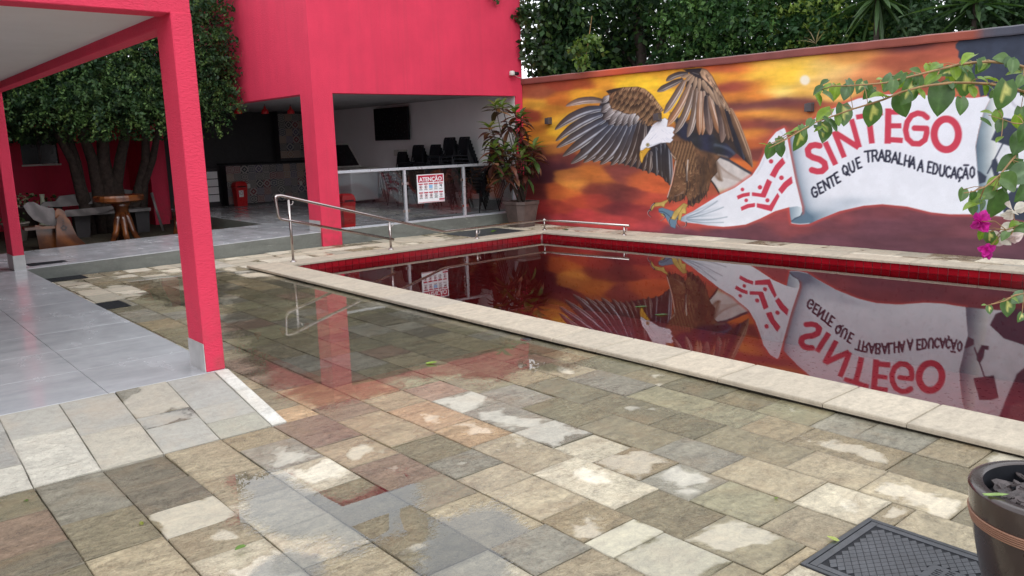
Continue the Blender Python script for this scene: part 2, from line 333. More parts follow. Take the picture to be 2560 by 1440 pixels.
RED = (0.68, 0.038, 0.092)
M = dict(
 red=m_stucco('red_stucco', RED), stone=m_stone('quartzite'), coping=m_stone('coping_stone', True), porc=m_porcelain('porcelain'),
 conc=m_concrete('green_concrete', (0.155, 0.165, 0.15)), skirt=simple('skirting_tile', (0.42, 0.42, 0.42), 0.35),
 joint=simple('joint_sand', (0.10, 0.085, 0.062), 0.7, bump=0.3), ground=simple('earth', (0.10, 0.085, 0.06), 0.9, bump=0.3),
 soil=simple('garden_litter', (0.055, 0.045, 0.028), 0.9, var=0.7, nscale=14, bump=0.8, bscale=30, bdist=0.02),
 white=simple('white_paint', (0.62, 0.61, 0.60), 0.7, var=0.04, nscale=2), kceil=simple('dark_ceiling', (0.36, 0.35, 0.35), 0.7), grey=simple('grey_wall', (0.80, 0.79, 0.80), 0.7, var=0.05, nscale=1.5, bump=0.05),
 steel=simple('stainless', (0.43, 0.39, 0.375), 0.16, 1.0, 0.08, 4), alu=simple('aluminium', (0.60, 0.64, 0.70), 0.3, 0.55, 0.05),
 glass=m_glass('clear_glass'), black=simple('black_plastic', (0.010, 0.011, 0.015), 0.55, spec=0.25), screen=simple('dark_screen', (0.006, 0.006, 0.009), 0.25, var=0.02),
 tread=simple('tread_plastic', (0.060, 0.063, 0.072), 0.36, var=0.25, nscale=12, bump=0.1), cover=simple('cover_plastic', (0.045, 0.048, 0.055), 0.33, var=0.25, nscale=12, bump=0.1), pooltile=simple('red_glazed_tile', (0.27, 0.006, 0.013), 0.12, var=0.25, nscale=3),
 grout=simple('pale_grout', (0.50, 0.30, 0.30), 0.7), basin=simple('basin_mosaic', (0.27, 0.036, 0.042), 0.3, var=0.2, nscale=6), water=m_water('pool_water'), film=m_film('rain_film'), film2=m_film('rain_film_deep', 1.6),
 binred=simple('red_plastic', (0.55, 0.012, 0.016), 0.3, var=0.05), binlabel=simple('label_print', (0.7, 0.68, 0.68), 0.5), sign=simple('sign_white', (0.80, 0.82, 0.86), 0.45, var=0.02), signred=simple('sign_red', (0.42, 0.012, 0.045), 0.45, var=0.03),
 signblue=simple('sign_blue', (0.22, 0.45, 0.70), 0.45), ink=simple('dark_ink', (0.03, 0.03, 0.045), 0.5, var=0.03), grank=simple('black_granite', (0.015, 0.015, 0.017), 0.15), decor=m_decor('pattern_tile'),
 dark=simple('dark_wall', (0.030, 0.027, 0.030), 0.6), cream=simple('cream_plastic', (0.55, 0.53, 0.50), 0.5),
 clay=simple('brown_clay', (0.085, 0.06, 0.055), 0.6, var=0.35, nscale=5, bump=0.2), potb=simple('glossy_brown_pot', (0.035, 0.022, 0.020), 0.28, var=0.3, nscale=4, coat=0.3), potband=simple('tan_band', (0.24, 0.12, 0.075), 0.5, var=0.1),
 mulch=simple('bark_chip', (0.055, 0.043, 0.043), 0.6, var=0.5, nscale=25, bump=0.5, bscale=80), wood=m_wood('varnished_wood', (0.075, 0.022, 0.008), (0.20, 0.065, 0.018), 0.25, 0.5, 1.3),
 oldwood=m_wood('grey_weathered_wood', (0.12, 0.11, 0.11), (0.22, 0.20, 0.20), 0.6, 0.0, 1.6), bark=simple('bark', (0.055, 0.04, 0.033), 0.9, var=0.5, nscale=12, bump=0.9, bscale=26, bdist=0.02),
 leaf=m_leaf('leaf', 0.26, 0.55, (1.0, 1.25, 0.6), spec=0.3), leafbig=m_leaf('leaf_glossy', 0.40, 0.36), petal=m_leaf('bract', 0.4, 0.6, (1.05, 1.0, 1.05)), stem=simple('green_brown_stem', (0.26, 0.15, 0.06), 0.6, var=0.3, nscale=20),
 paint=m_vcol('mural_paint'), cap=m_vcol('cap_paint', 0.8, 0.4, 60), wallback=simple('wall_render', (0.22, 0.14, 0.13), 0.9, bump=0.3),
 slate=simple('slate_paint', (0.036, 0.044, 0.062), 0.7, var=0.15, nscale=2, bump=0.15), lamp=simple('lamp_bronze', (0.075, 0.065, 0.07), 0.4), wpot=simple('pale_pot', (0.42, 0.38, 0.33), 0.6), vase=simple('pale_green_vase', (0.40, 0.44, 0.33), 0.3))
# ================================================================ GROUND, PAVING, POOL, RAISED FLOOR
def pool_far_x(y): return 10.208 + 0.0604*(11.008-y)
PIN = [(5.13, 11.10), (pool_far_x(11.10), 11.10), (pool_far_x(-2.6), -2.6), (5.13, -2.6)]     # inner rim
def mural_x(y): return 11.50 + 0.0486*(12.64-y)
# ground sheet with the pool cut out
big = [(-70, 80), (90, 80), (90, -60), (-70, -60)]; hole = [(4.76, 11.46), (pool_far_x(11.46)+0.34, 11.46), (pool_far_x(-2.9)+0.34, -2.9), (4.76, -2.9)]
V = [(x, y, -0.045) for x, y in big+hole]
raw('ground', V, [(0, 1, 5, 4), (1, 2, 6, 5), (2, 3, 7, 6), (3, 0, 4, 7)], M['ground'], origin=(0, 0, -0.045))['kind'] = 'structure'

PUD = [([(575, 700), (700, 690), (900, 722), (1250, 806), (1480, 876), (1390, 925), (1180, 955), (1030, 945), (930, 985), (800, 1010), (700, 985), (600, 905), (572, 800)], 0.0026, 0.5),
       ([(600, 1200), (690, 1180), (790, 1225), (870, 1240), (1010, 1180), (1070, 1240), (1000, 1330), (860, 1380), (700, 1350), (580, 1300)], 0.0024, 0.3),
       ([(640, 1430), (720, 1375), (810, 1390), (760, 1480), (640, 1480)], 0.0018, 0.22),
       ([(1020, 1400), (1080, 1300), (1250, 1250), (1330, 1330), (1280, 1400), (1300, 1480), (1000, 1480)], 0.0018, 0.3),
       ([(300, 700), (560, 670), (600, 690), (560, 760), (420, 770)], 0.0012, 0.35)]
PUDW = [[tuple(gz(a, b)[:2]) for a, b in P_] for P_, z_, so_ in PUD]
def in_pud(x, y):
    for P in PUDW:
        ins = False
        for i in range(len(P)):
            (ax, ay), (bx2, by2) = P[i], P[(i+1) % len(P)]
            if (ay > y) != (by2 > y) and x < (bx2-ax)*(y-ay)/(by2-ay)+ax: ins = not ins
        if ins: return True
    return False
PAL = dict(olive=(0.225, 0.205, 0.15), tan=(0.31, 0.265, 0.19), beige=(0.36, 0.32, 0.245), grey=(0.25, 0.245, 0.22), blue=(0.23, 0.235, 0.23), red=(0.235, 0.175, 0.14),
           salmon=(0.40, 0.29, 0.195), light=(0.50, 0.47, 0.40), moss=(0.195, 0.185, 0.135), dark=(0.16, 0.15, 0.125), green=(0.27, 0.26, 0.19))
def zone(x, y):
    """palette weights and dryness range for a stone; what the laid stone itself is"""
    if y > 10.3 and x < 4.8: return dict(beige=3, olive=2, tan=2, light=2, grey=1), (0.1, 1.0)
    if y > 11.4: return dict(beige=4, light=3, tan=2, olive=2), (0.2, 1.5)
    if x > 9: return dict(beige=3, olive=2, light=2, grey=1), (0.2, 1.7)
    if 1.9 < x < 3.1 and 3.5 < y < 5.9: return dict(red=3, salmon=3, olive=2, tan=2), (-0.6, 0.25)
    if y > 4.6: return dict(olive=4, moss=3, dark=2, grey=2, green=2, tan=1, red=1), (-0.8, 0.1)
    if x < 1.9: return dict(grey=2, beige=2, olive=2, light=2, blue=2, dark=1, red=1), (0.0, 0.9)
    if x > 3.4 and y > 2.2: return dict(olive=3, moss=3, green=3, grey=3, beige=1, tan=1), (-0.6, 0.35)
    return dict(beige=4, grey=2, tan=2, olive=2, light=1, green=2), (0.05, 0.6)
def stone_geo(x0, x1, y0, y1, top, thick, tilt=(0, 0), gap=0.0022, plane=None):
    """a split stone slab: chamfered rim, uneven top. returns V, F, pl"""
    g = gap; ch = 0.003; V = []; F = []; PL = []
    cx, cy = (x0+x1)/2, (y0+y1)/2
    us = [0.0, 0.33, 0.67, 1.0]; xa, xb, ya, yb = x0+g+ch, x1-g-ch, y0+g+ch, y1-g-ch
    rn = random.random()
    def zt(x, y): return top + tilt[0]*(x-cx) + tilt[1]*(y-cy) + (plane(x, y) if plane else 0)
    for j in us:
        for i in us:
            x = xa+(xb-xa)*i; y = ya+(yb-ya)*j
            V.append((x, y, zt(x, y)+random.uniform(-0.0011, 0.0011))); PL.append((2*i-1, 2*j-1, rn))
    for j in range(3):
        for i in range(3): a = j*4+i; F.append((a, a+1, a+5, a+4))
    ring = [0, 1, 2, 3, 7, 11, 15, 14, 13, 12, 8, 4]
    b = len(V)
    for k in ring:
        x, y, z = V[k]; i, j = PL[k][0], PL[k][1]
        jx = random.uniform(-0.002, 0.002)
        V.append((x+(ch*np.sign(i) if abs(i) > 0.99 else 0)+jx, y+(ch*np.sign(j) if abs(j) > 0.99 else 0)+jx, zt(x, y)-0.0035)); PL.append((i*1.05, j*1.05, rn))
    for k in range(12):
        x, y, z = V[b+k]; V.append((x, y, z-thick)); PL.append(PL[b+k])
    for k in range(12):
        n = (k+1) % 12; F.append((ring[k], b+k, b+n, ring[n])); F.append((b+k, b+12+k, b+12+n, b+n))
    return V, F, PL
def cut(rects, hole):
    out = []
    hx0, hx1, hy0, hy1 = hole
    for (a, b, c, d) in rects:
        if b <= hx0 or a >= hx1 or d <= hy0 or c >= hy1: out.append((a, b, c, d)); continue
        if c < hy0: out.append((a, b, c, hy0))
        if d > hy1: out.append((a, b, hy1, d))
        c2, d2 = max(c, hy0), min(d, hy1)
        if a < hx0: out.append((a, hx0, c2, d2))
        if b > hx1: out.append((hx1, b, c2, d2))
    return [r for r in out if r[1]-r[0] > 0.035 and r[3]-r[2] > 0.035]
paving = raw('paving', [(-3, -3, -0.03), (4.745, -3, -0.03), (4.745, 11.475, -0.03), (11.5, 11.475, -0.03), (11.46, 13.06, -0.03), (-3, 13.06, -0.03)], [(0, 1, 2, 5), (2, 3, 4, 5)], M['joint'], origin=(0, 0, -0.03))
paving['kind'] = 'structure'
xe = lambda y: mural_x(y)-0.0
raw('poolside_bed', [(pool_far_x(11.475)+0.33, 11.475, -0.03), (xe(11.475), 11.475, -0.03), (xe(-3), -3, -0.03), (pool_far_x(-3)+0.33, -3, -0.03)], [(3, 2, 1, 0)], M['joint'], parent=paving)
MAN = (2.86, 3.455, 1.005, 1.60); MAT = (9.15, 10.45, 11.86, 12.82)
DR1 = (2.12, 2.80, 12.62, 13.03); DR2 = (2.12, 2.60, 9.86, 10.36)
HOLES = [MAN, MAT, DR1, DR2]
rects = []
def fill_row(x0, x1, y0, y1, lo=0.26, hi=0.58, xfun=None, known=()):
    y = y1; cuts = [c for c in known if y0 < c < y1]
    while y > y0+0.02:
        nxt = y-random.uniform(lo, hi)
        kn = [c for c in cuts if c < y-0.12]
        if kn and nxt < kn[0]+0.16: nxt = kn[0]
        if nxt < y0+0.16: nxt = y0
        rects.append((x0, x1, nxt, y)); y = nxt
known = {0: (4.56, 3.91, 3.56, 3.28, 3.03, 2.62, 2.16), 2: (3.58, 3.24, 2.93, 2.60, 2.28)}
for k in range(-10, 7):
    a = 2.35+0.336*k; b = a+0.336
    if b < 2.02: fill_row(a, b, -1.0, 4.775, 0.28, 0.62)
    elif a < 2.02:
        fill_row(a, b, -1.0, 4.775, 0.28, 0.62); fill_row(2.112, b, 4.775, 13.03, 0.28, 0.6)
    else: fill_row(a, b, -1.0, 13.03, 0.27, 0.60, known=known.get(k, ()))
for j in range(4):                                   # strip between pool and kiosk
    y0 = 11.50+j*0.3825; x = 4.702
    while x < xe(y0)-0.1:
        w = random.uniform(0.32, 0.7); nx = min(x+w, xe(y0)-0.02)
        if xe(y0)-nx < 0.2: nx = xe(y0)-0.02
        rects.append((x, nx, y0, y0+0.3825)); x = nx
for h in HOLES: rects = cut(rects, h)
rects = [r for r in rects if not (r[0] < 4.7 and r[3] > 13.04)]
items = []
for (a, b, c, d) in rects:
    P = pj(np.array([(a, c, 0), (b, c, 0), (b, d, 0), (a, d, 0)]))
    X, Y = P; front = ((np.array([(a+b)/2, (c+d)/2, 0])-CP)@FW) > 0.3
    vis = front and X.max() > 0 and X.min() < 2560 and Y.max() > 0 and Y.min() < 1440 and not ((a+b)/2 < 2.0 and c > 4.8)
    area = 0.5*abs(np.dot(X, np.roll(Y, 1))-np.dot(Y, np.roll(X, 1))) if vis else 0
    items.append((area, a, b, c, d))
# far side strip along the mural follows the skewed wall
skew = []
for i in range(2):
    y = 11.46
    while y > -2.0:
        l = random.uniform(0.35, 0.75); y2 = max(y-l, -2.2)
        def xs(t, yy): return (pool_far_x(yy)+0.365)*(1-t)+(mural_x(yy)-0.012)*t
        skew.append((i*0.5, i*0.5+0.5, y2, y)); y = y2
items.sort(reverse=True); SV, SF, SC4, SPL = [], [], [], []
def pick(w):
    ks = list(w); return np.array(PAL[random.choices(ks, [w[k] for k in ks])[0]])*np.array((1.03, 1.0, 0.90))
def stone_col(x, y):
    w, (d0, d1) = zone(x, y); c = np.array(pick(w)); c = c*random.uniform(0.86, 1.16)
    dry = random.uniform(d0, d1)
    if y < 10.3 and x < 4.8 and random.random() > (0.6 if (x > 1.6 and 1.5 < y < 4.4 and x < 3.6) else 0.35): dry -= 0.9
    return c, dry
for n, (area, a, b, c, d) in enumerate(items):
    x, y = (a+b)/2, (c+d)/2; col, dry = stone_col(x, y)
    flooded = (2.2 < x < 4.8 and 4.6 < y < 10.2) or in_pud(x, y)
    if flooded: dry = -0.8; col = col*(1.3 if y > 4.6 else 1.0)
    top = random.gauss(-0.0022 if flooded else 0.0, 0.0007 if flooded else 0.0022); tl = 0.0012 if flooded else 0.006
    Vv, Ff, PLv = stone_geo(a, b, c, d, top, 0.024, (random.gauss(0, tl), random.gauss(0, tl)))
    C = [(col[0], col[1], col[2], dry)]*len(Vv)
    if n < 300 and area > 90:
        o = raw('paver', [(p[0], p[1], p[2]) for p in Vv], Ff, M['stone'], parent=paving, attrs={'Col': C, 'pl': PLv})
    else:
        bq = len(SV); SV += Vv; SF += [tuple(i+bq for i in q) for q in Ff]; SC4 += C; SPL += PLv
for (t0, t1, y2, y1) in skew:
    col, dry = stone_col(10.8, (y1+y2)/2)
    Vv, Ff, PLv = stone_geo(0, 1, y2, y1, random.gauss(0, 0.002), 0.024)
    Vv = [((pool_far_x(p[1])+0.365)*(1-(t0+(t1-t0)*p[0]))+(mural_x(p[1])-0.012)*(t0+(t1-t0)*p[0]), p[1], p[2]) for p in Vv]
    bq = len(SV); SV += Vv; SF += [tuple(i+bq for i in q) for q in Ff]; SC4 += [(col[0], col[1], col[2], dry)]*len(Vv); SPL += PLv
raw('paver_field', SV, SF, M['stone'], parent=paving, attrs={'Col': SC4, 'pl': SPL})['kind'] = 'stuff'

# ---- ramp of stones up to the veranda floor
FZ = 0.17
ramp = thing('ramp', (1.0, 5.2, 0), None, None); ramp['kind'] = 'structure'
def ramp_z(x, y): return max(0.0, min(FZ, (y-4.78)/(5.735-4.78)*FZ))
rb = MB(); rb.add([(-3, 4.79, -0.03), (2.10, 4.79, -0.03), (2.10, 5.735, 0.137), (-3, 5.735, 0.137), (-3, 4.79, -0.04), (2.10, 4.79, -0.04), (2.10, 5.735, -0.04), (-3, 5.735, -0.04)],
                  [(0, 1, 2, 3), (1, 5, 6, 2), (2, 6, 7, 3), (3, 7, 4, 0), (0, 4, 5, 1)]); rb.build('ramp_bed', M['joint'], ramp)
for k in range(-14, -1):
    a = 2.35+0.336*k; b = min(a+0.336, 2.012); y = 5.73
    if b-a < 0.05: continue
    while y > 4.79:
        l = random.choice([0.17, 0.22, 0.36, 0.44, 0.5]); y2 = y-l
        if y2 < 4.92: y2 = 4.785
        col = np.array(PAL[random.choice(['light', 'grey', 'blue', 'beige', 'green', 'grey', 'grey'])])*random.uniform(0.5, 0.85)*np.array((0.96, 1.0, 1.0))
        Vv, Ff, PLv = stone_geo(a, b, y2, y, random.gauss(0.001, 0.0015), 0.022, plane=ramp_z)
        raw('paver', Vv, Ff, M['stone'], parent=ramp, attrs={'Col': [(col[0], col[1], col[2], random.uniform(0.9, 1.6))]*len(Vv), 'pl': PLv}); y = y2
for (y2, y) in ((5.36, 5.73), (4.79, 5.36)):
    Vv, Ff, PLv = stone_geo(2.014, 2.118, y2, y, 0.002, 0.03, plane=ramp_z)
    raw('edge_stone', Vv, Ff, M['stone'], parent=ramp, attrs={'Col': [(0.44, 0.45, 0.43, 1.9)]*len(Vv), 'pl': PLv})

# ---- raised floor: veranda slab (level) and the walkway that rises towards the kiosk
floor = thing('raised_floor', (3, 14, 0), None, None); floor['kind'] = 'structure'
def walk_z(x): return FZ + (0.26-FZ)*max(0.0, min(1.0, (x-2.1)/(6.69-2.1)))
fb = MB(); fb.box(-3, 2.10, 5.735, 15.45, -0.04, FZ-0.012); fb.build('veranda_slab', M['conc'], floor)
fb = MB(); xs_ = [2.10, 6.69, 11.46]
top = [(x, 13.05, walk_z(x)-0.010) for x in xs_]+[(x, 15.45, walk_z(x)-0.010) for x in xs_]; bot = [(x, y, -0.04) for x, y, z in top]
fb.add(top+bot, [(0, 1, 4, 3), (1, 2, 5, 4), (6, 7, 1, 0), (7, 8, 2, 1), (8, 11, 5, 2), (9, 3, 4, 10), (10, 4, 5, 11), (6, 0, 3, 9)])
fb.build('walkway_slab', M['conc'], floor)
fb = MB(); fb.box(6.69, 11.46, 15.45, 21.95, -0.04, 0.25); fb.build('kiosk_slab', M['conc'], floor)
def tile_floor(x0, x1, y0, y1, zf, px=0.8, py=0.8, ox=0.0, oy=0.0, g=0.0016):
    xs = [x0]; x = x0+(ox or px)
    while x < x1-0.05: xs.append(x); x += px
    xs.append(x1); ys = [y0]; y = y0+(oy or py)
    while y < y1-0.05: ys.append(y); y += py
    ys.append(y1)
    for i in range(len(xs)-1):
        for j in range(len(ys)-1):
            a, b, c, d = xs[i]+g, xs[i+1]-g, ys[j]+g, ys[j+1]-g; h = random.uniform(-0.0004, 0.0004)
            pts = [(a, c), (b, c), (b, d), (a, d)]; e = 0.002
            V = [(p, q, zf(p)-0.011) for p, q in pts]+[(p, q, zf(p)-e+h) for p, q in pts]+[(p+(e if p == a else -e), q+(e if q == c else -e), zf(p)+h) for p, q in pts]
            raw('floor_tile', V, [(8, 9, 10, 11)]+[(k, (k+1) % 4, 4+(k+1) % 4, 4+k) for k in range(4)]+[(4+k, 4+(k+1) % 4, 8+(k+1) % 4, 8+k) for k in range(4)], M['porc'], parent=floor)
tile_floor(-3, 2.104, 5.728, 15.44, lambda x: FZ, ox=0.304, oy=0.78)
tile_floor(2.104, 6.69, 13.046, 15.44, walk_z, ox=0.756)
tile_floor(6.69, 11.328, 13.046, 21.9, lambda x: 0.26)

# ---- garden bed behind the walkway
gv = [(-3, 15.452, 0.05), (6.688, 15.452, 0.05), (6.688, 21.98, 0.05), (-3, 21.98, 0.05)]
raw('garden_bed', gv, [(0, 1, 2, 3)], M['soil'], origin=(2, 18, 0.05))['kind'] = 'structure'

# ---- swimming pool: basin, tile bands, coping stones, water
WZ = -0.072
pool = thing('swimming_pool', (7.7, 4.5, -1.3), 'red tiled swimming pool with pale stone coping, full of still dark red water', 'swimming pool')
def ring_wall(mb, pts, z0, z1):
    n = len(pts)
    for i in range(n):
        a, b = pts[i], pts[(i+1) % n]
        mb.add([(a[0], a[1], z0), (b[0], b[1], z0), (b[0], b[1], z1), (a[0], a[1], z1)], [(0, 1, 2, 3)])
bm_ = MB(); ring_wall(bm_, PIN, -1.3, -0.180); bm_.add([(x, y, -1.3) for x, y in PIN], [(3, 2, 1, 0)]); bm_.build('basin', M['basin'], pool)
o_ = [(5.136-0.02, 11.12), (pool_far_x(11.12)+0.012, 11.12), (pool_far_x(-2.62)+0.012, -2.62), (5.11, -2.62)]
bm_ = MB(); ring_wall(bm_, o_, -0.19, 0.024); bm_.build('grout_bed', M['grout'], pool)
pt = 0.117; tg = 0.0035
tbox = MB().box(tg, pt-tg, -0.012, 0.004, tg, 0.1-tg, bev=0.0015)
t0 = None
def put_tile(loc, rz):
    global t0
    if t0 is None:
        t0 = tbox.build('pool_tile', M['pooltile'], origin=(0, 0, 0)); o = t0; me = o.data
    else: o = bpy.data.objects.new('pool_tile', t0.data); COL.objects.link(o)
    o.parent = pool; o.location = Vector(loc)-ORG[pool]; o.rotation_euler = (0, 0, rz)
for r in range(2):
    z = -0.178+0.1*r; x = 5.13; k = 0
    while x < pool_far_x(11.1)-pt*0.5: put_tile((x, 11.106, z), 0.0); x += pt
    y = 11.09
    ang = math.atan2(-1.0, 0.0604)
    while y > 2.6: put_tile((pool_far_x(y)+0.006, y, z), ang+0.0); y -= pt*math.cos(0.0604)
# (tile front faces look into the pool)
bw = MB(); bw.add([(5.128, 11.1, -0.179), (5.128, -2.6, -0.179), (5.128, -2.6, 0.019), (5.128, 11.1, 0.019)], [(0, 1, 2, 3)])
bw.add([(pool_far_x(2.55), 2.55, -0.179), (pool_far_x(-2.6), -2.6, -0.179), (pool_far_x(-2.6), -2.6, 0.019), (pool_far_x(2.55), 2.55, 0.019)], [(0, 1, 2, 3)])
bw.build('tile_band', M['pooltile'], pool)['kind'] = 'stuff'
def coping(poly, ztop=0.052, zb=0.020, bev=0.014):
    """poly: 4 corners ccw"""
    c = np.mean(poly, 0); V = []
    inset = [np.array(p)+(c-np.array(p))/np.linalg.norm(c-np.array(p))*bev for p in poly]
    inset2 = [np.array(p)+(c-np.array(p))/np.linalg.norm(c-np.array(p))*bev*0.3 for p in poly]
    for P, z in ((poly, zb), (poly, ztop-bev), (inset2, ztop-bev*0.35), (inset, ztop)): V += [(p[0], p[1], z+random.uniform(-.0004, .0004)) for p in P]
    F = [(3, 2, 1, 0), (12, 13, 14, 15)]+[(4*l+k, 4*l+(k+1) % 4, 4*l+4+(k+1) % 4, 4*l+4+k) for l in range(3) for k in range(4)]
    col = np.array(random.choice([(0.27, 0.235, 0.18), (0.30, 0.265, 0.205), (0.25, 0.22, 0.17), (0.245, 0.22, 0.18), (0.31, 0.265, 0.20)]))*random.uniform(0.94, 1.06)
    r = random.random(); pl = [((p[0] > c[0])*2-1, (p[1] > c[1])*2-1, r) for p in V]
    raw('coping_stone', V, F, M['coping'], parent=pool, attrs={'Col': [(col[0], col[1], col[2], 2.2)]*16, 'pl': pl})
g = 0.003
ys = [11.535, 10.35, 9.70, 9.06, 8.446, 7.82, 6.88, 6.24, 5.71, 5.00, 4.478, 3.875, 3.288, 2.495, 1.97, 1.2, 0.5, -0.3, -1.1, -1.9, -2.62]
for a, b in zip(ys[:-1], ys[1:]): coping([(4.675, b+g), (5.155, b+g), (5.155, a-g), (4.675, a-g)])
x = 5.155
while x < 10.1:
    nx = min(x+random.uniform(0.6, 1.0), 10.60)
    if 10.60-nx < 0.5: nx = 10.60
    coping([(x+g, 11.075), (nx-g, 11.075), (nx-g, 11.50), (x+g, 11.50)]); x = nx
y = 11.072
while y > -2.4:
    ny = y-random.uniform(0.6, 1.0)
    coping([(pool_far_x(ny)-0.025, ny+g), (pool_far_x(ny)+0.36, ny+g), (pool_far_x(y)+0.36, y-g), (pool_far_x(y)-0.025, y-g)]); y = ny
cb = MB(); cb.box(4.745, 5.128, -2.6, 11.45, -0.05, 0.0201); cb.box(5.1285, 10.5, 11.122, 11.45, -0.05, 0.0201); cb.build('coping_bed', M['joint'], pool)
cb = MB(); cb.add([(pool_far_x(yy)+dx, yy, z) for z in (-0.05, 0.0201) for yy, dx in ((11.12, 0.013), (11.12, 0.33), (-2.6, 0.33), (-2.6, 0.013))], [(0, 1, 2, 3), (7, 6, 5, 4), (0, 4, 5, 1), (1, 5, 6, 2), (2, 6, 7, 3), (3, 7, 4, 0)]); cb.build('coping_bed', M['joint'], pool)
wq = [(5.1285, 11.1015), (pool_far_x(11.10), 11.1015), (pool_far_x(-2.6), -2.6), (5.1285, -2.6)]
raw('pool_water', [(x, y, WZ) for x, y in wq], [(3, 2, 1, 0)], M['water'], origin=(7.7, 4.5, WZ))['kind'] = 'structure'

# ---- shallow rain puddles standing on the stones
def puddle(px_poly, z=0.0026, soft=0.35, m='film'):
    P = np.array([gz(x, y)[:2] for x, y in px_poly]); a, b = P.min(0)-0.1, P.max(0)+0.1
    nx, ny = int((b[0]-a[0])/0.07)+2, int((b[1]-a[1])/0.07)+2
    gx, gy = np.meshgrid(np.linspace(a[0], b[0], nx), np.linspace(a[1], b[1], ny))
    gx = np.minimum(gx, 4.70)
    n = len(P); ins = np.zeros(gx.shape, bool); dist = np.full(gx.shape, 9.0)
    for i in range(n):
        p, q = P[i], P[(i+1) % n]
        c = ((p[1] > gy) != (q[1] > gy)) & (gx < (q[0]-p[0])*(gy-p[1])/((q[1]-p[1]) or 1e-9)+p[0]); ins ^= c
        d = q-p; t = np.clip(((gx-p[0])*d[0]+(gy-p[1])*d[1])/(d@d), 0, 1); dist = np.minimum(dist, np.hypot(gx-p[0]-t*d[0], gy-p[1]-t*d[1]))
    s = np.where(ins, dist, -dist); al = np.clip(0.5+s/soft, 0, 1.3)
    V = np.stack([gx, gy, np.full(gx.shape, z)], -1).reshape(-1, 3)
    Q = [(j*nx+i, j*nx+i+1, (j+1)*nx+i+1, (j+1)*nx+i) for j in range(ny-1) for i in range(nx-1) if al[j:j+2, i:i+2].max() > 0.05]
    C = np.ones((len(V), 4)); C[:, 3] = al.ravel()
    o = raw('puddle', V, Q, M[m], attrs={'Col': C}); o['kind'] = 'structure'
for k_, (P_, z_, so_) in enumerate(PUD): puddle(P_, z_, so_, 'film2' if k_ in (1, 2, 3) else 'film')
# ================================================================ VERANDA
ver = thing('veranda', (2.03, 9.5, FZ), 'red veranda on square pillars with a white ceiling and grey skirting', 'veranda')
CX0, CX1 = 1.962, 2.100
def pillar(y0, y1, skirt_faces):
    MB().box(CX0, CX1, y0, y1, FZ, 2.66, bev=0.006).build('pillar', M['red'], ver)
    mb = MB(); mb.box(CX0-0.006, CX0-0.0005, y0+0.002, y1, FZ, FZ+0.21)
    if skirt_faces == 2: mb.box(CX0-0.006, CX1+0.004, y0-0.006, y0-0.0005, FZ, FZ+0.21)
    mb.build('skirting', M['skirt'], ver)
pillar(5.738, 6.05, 1); pillar(12.96, 13.40, 2)
MB().box(-3.2, CX1-0.003, 5.741, 5.95, 2.650, 3.25, bev=0.006).build('front_beam', M['red'], ver)
MB().box(CX0+0.001, CX1-0.002, 5.951, 13.6, 2.583, 3.25, bev=0.006).build('side_beam', M['red'], ver)
MB().box(-3.2, CX0, 5.951, 13.6, 2.668, 2.75).build('ceiling', M['white'], ver)
MB().box(-3.2, CX0, 5.951, 13.6, 3.05, 3.16).build('roof', M['wallback'], ver)
MB().box(-3.2, CX0, 13.601, 21.45, 3.05, 3.16).build('added_side_shade', M['wallback'], ver)  # unseen roof slab, added to shade the garden from the left
MB().box(-3.4, -3.2, 5.741, 21.75, -0.02, 3.25).build('added_shade_wall', M['red'], ver)  # unseen wall, added to cut light reaching the veranda and garden

# ================================================================ KIOSK
KH = 4.93
kio = thing('red_kiosk', (9.0, 17.0, 0.0), 'tall red stucco kiosk with open sides facing the pool, bar counter inside', 'building')
def part(name, m, *b, bev=0.0): return MB().box(*b, bev=bev).build(name, m, kio)
part('corner_pillar', M['red'], 6.69, 7.07, 12.999, 13.46, 0.0, 2.65)
MB().box(6.683, 6.6895, 13.05, 13.46, 0.262, 0.262+0.19).build('skirting', M['skirt'], kio)
part('front_wall', M['red'], 6.69, 11.47, 12.999, 13.26, 2.65, KH)
part('jamb', M['red'], 11.284, 11.47, 12.999, 13.26, 0.0, 2.6495)
part('jamb_reveal', M['white'], 11.279, 11.2835, 13.03, 13.32, 0.262, 2.6495)
part('side_wall', M['red'], 6.69, 6.95, 13.2605, 21.9, 2.65, KH)
part('rear_wall', M['red'], 6.691, 11.47, 21.9005, 22.1, 0.0, KH)
part('party_wall', M['grey'], 11.33, 11.399, 13.2605, 21.86, 0.262, 2.719)
part('outer_wall', M['red'], 11.40, 11.47, 13.2605, 21.9, 0.0, KH)
MB().box(11.318, 11.3295, 13.33, 21.855, 0.262, 0.47).build('skirting', M['skirt'], kio)
part('ceiling', M['kceil'], 6.951, 11.399, 13.2605, 21.899, 2.72, 2.80)
part('roof', M['wallback'], 6.951, 11.399, 13.2605, 21.899, KH-0.3, KH-0.1)
part('inner_wall', M['grey'], 11.0, 11.3295, 21.86, 21.8995, 0.262, 2.719); part('inner_wall', M['dark'], 6.96, 10.9995, 21.86, 21.8995, 0.262, 2.719)  # most of the lining is coloured near black to carry the room's shade
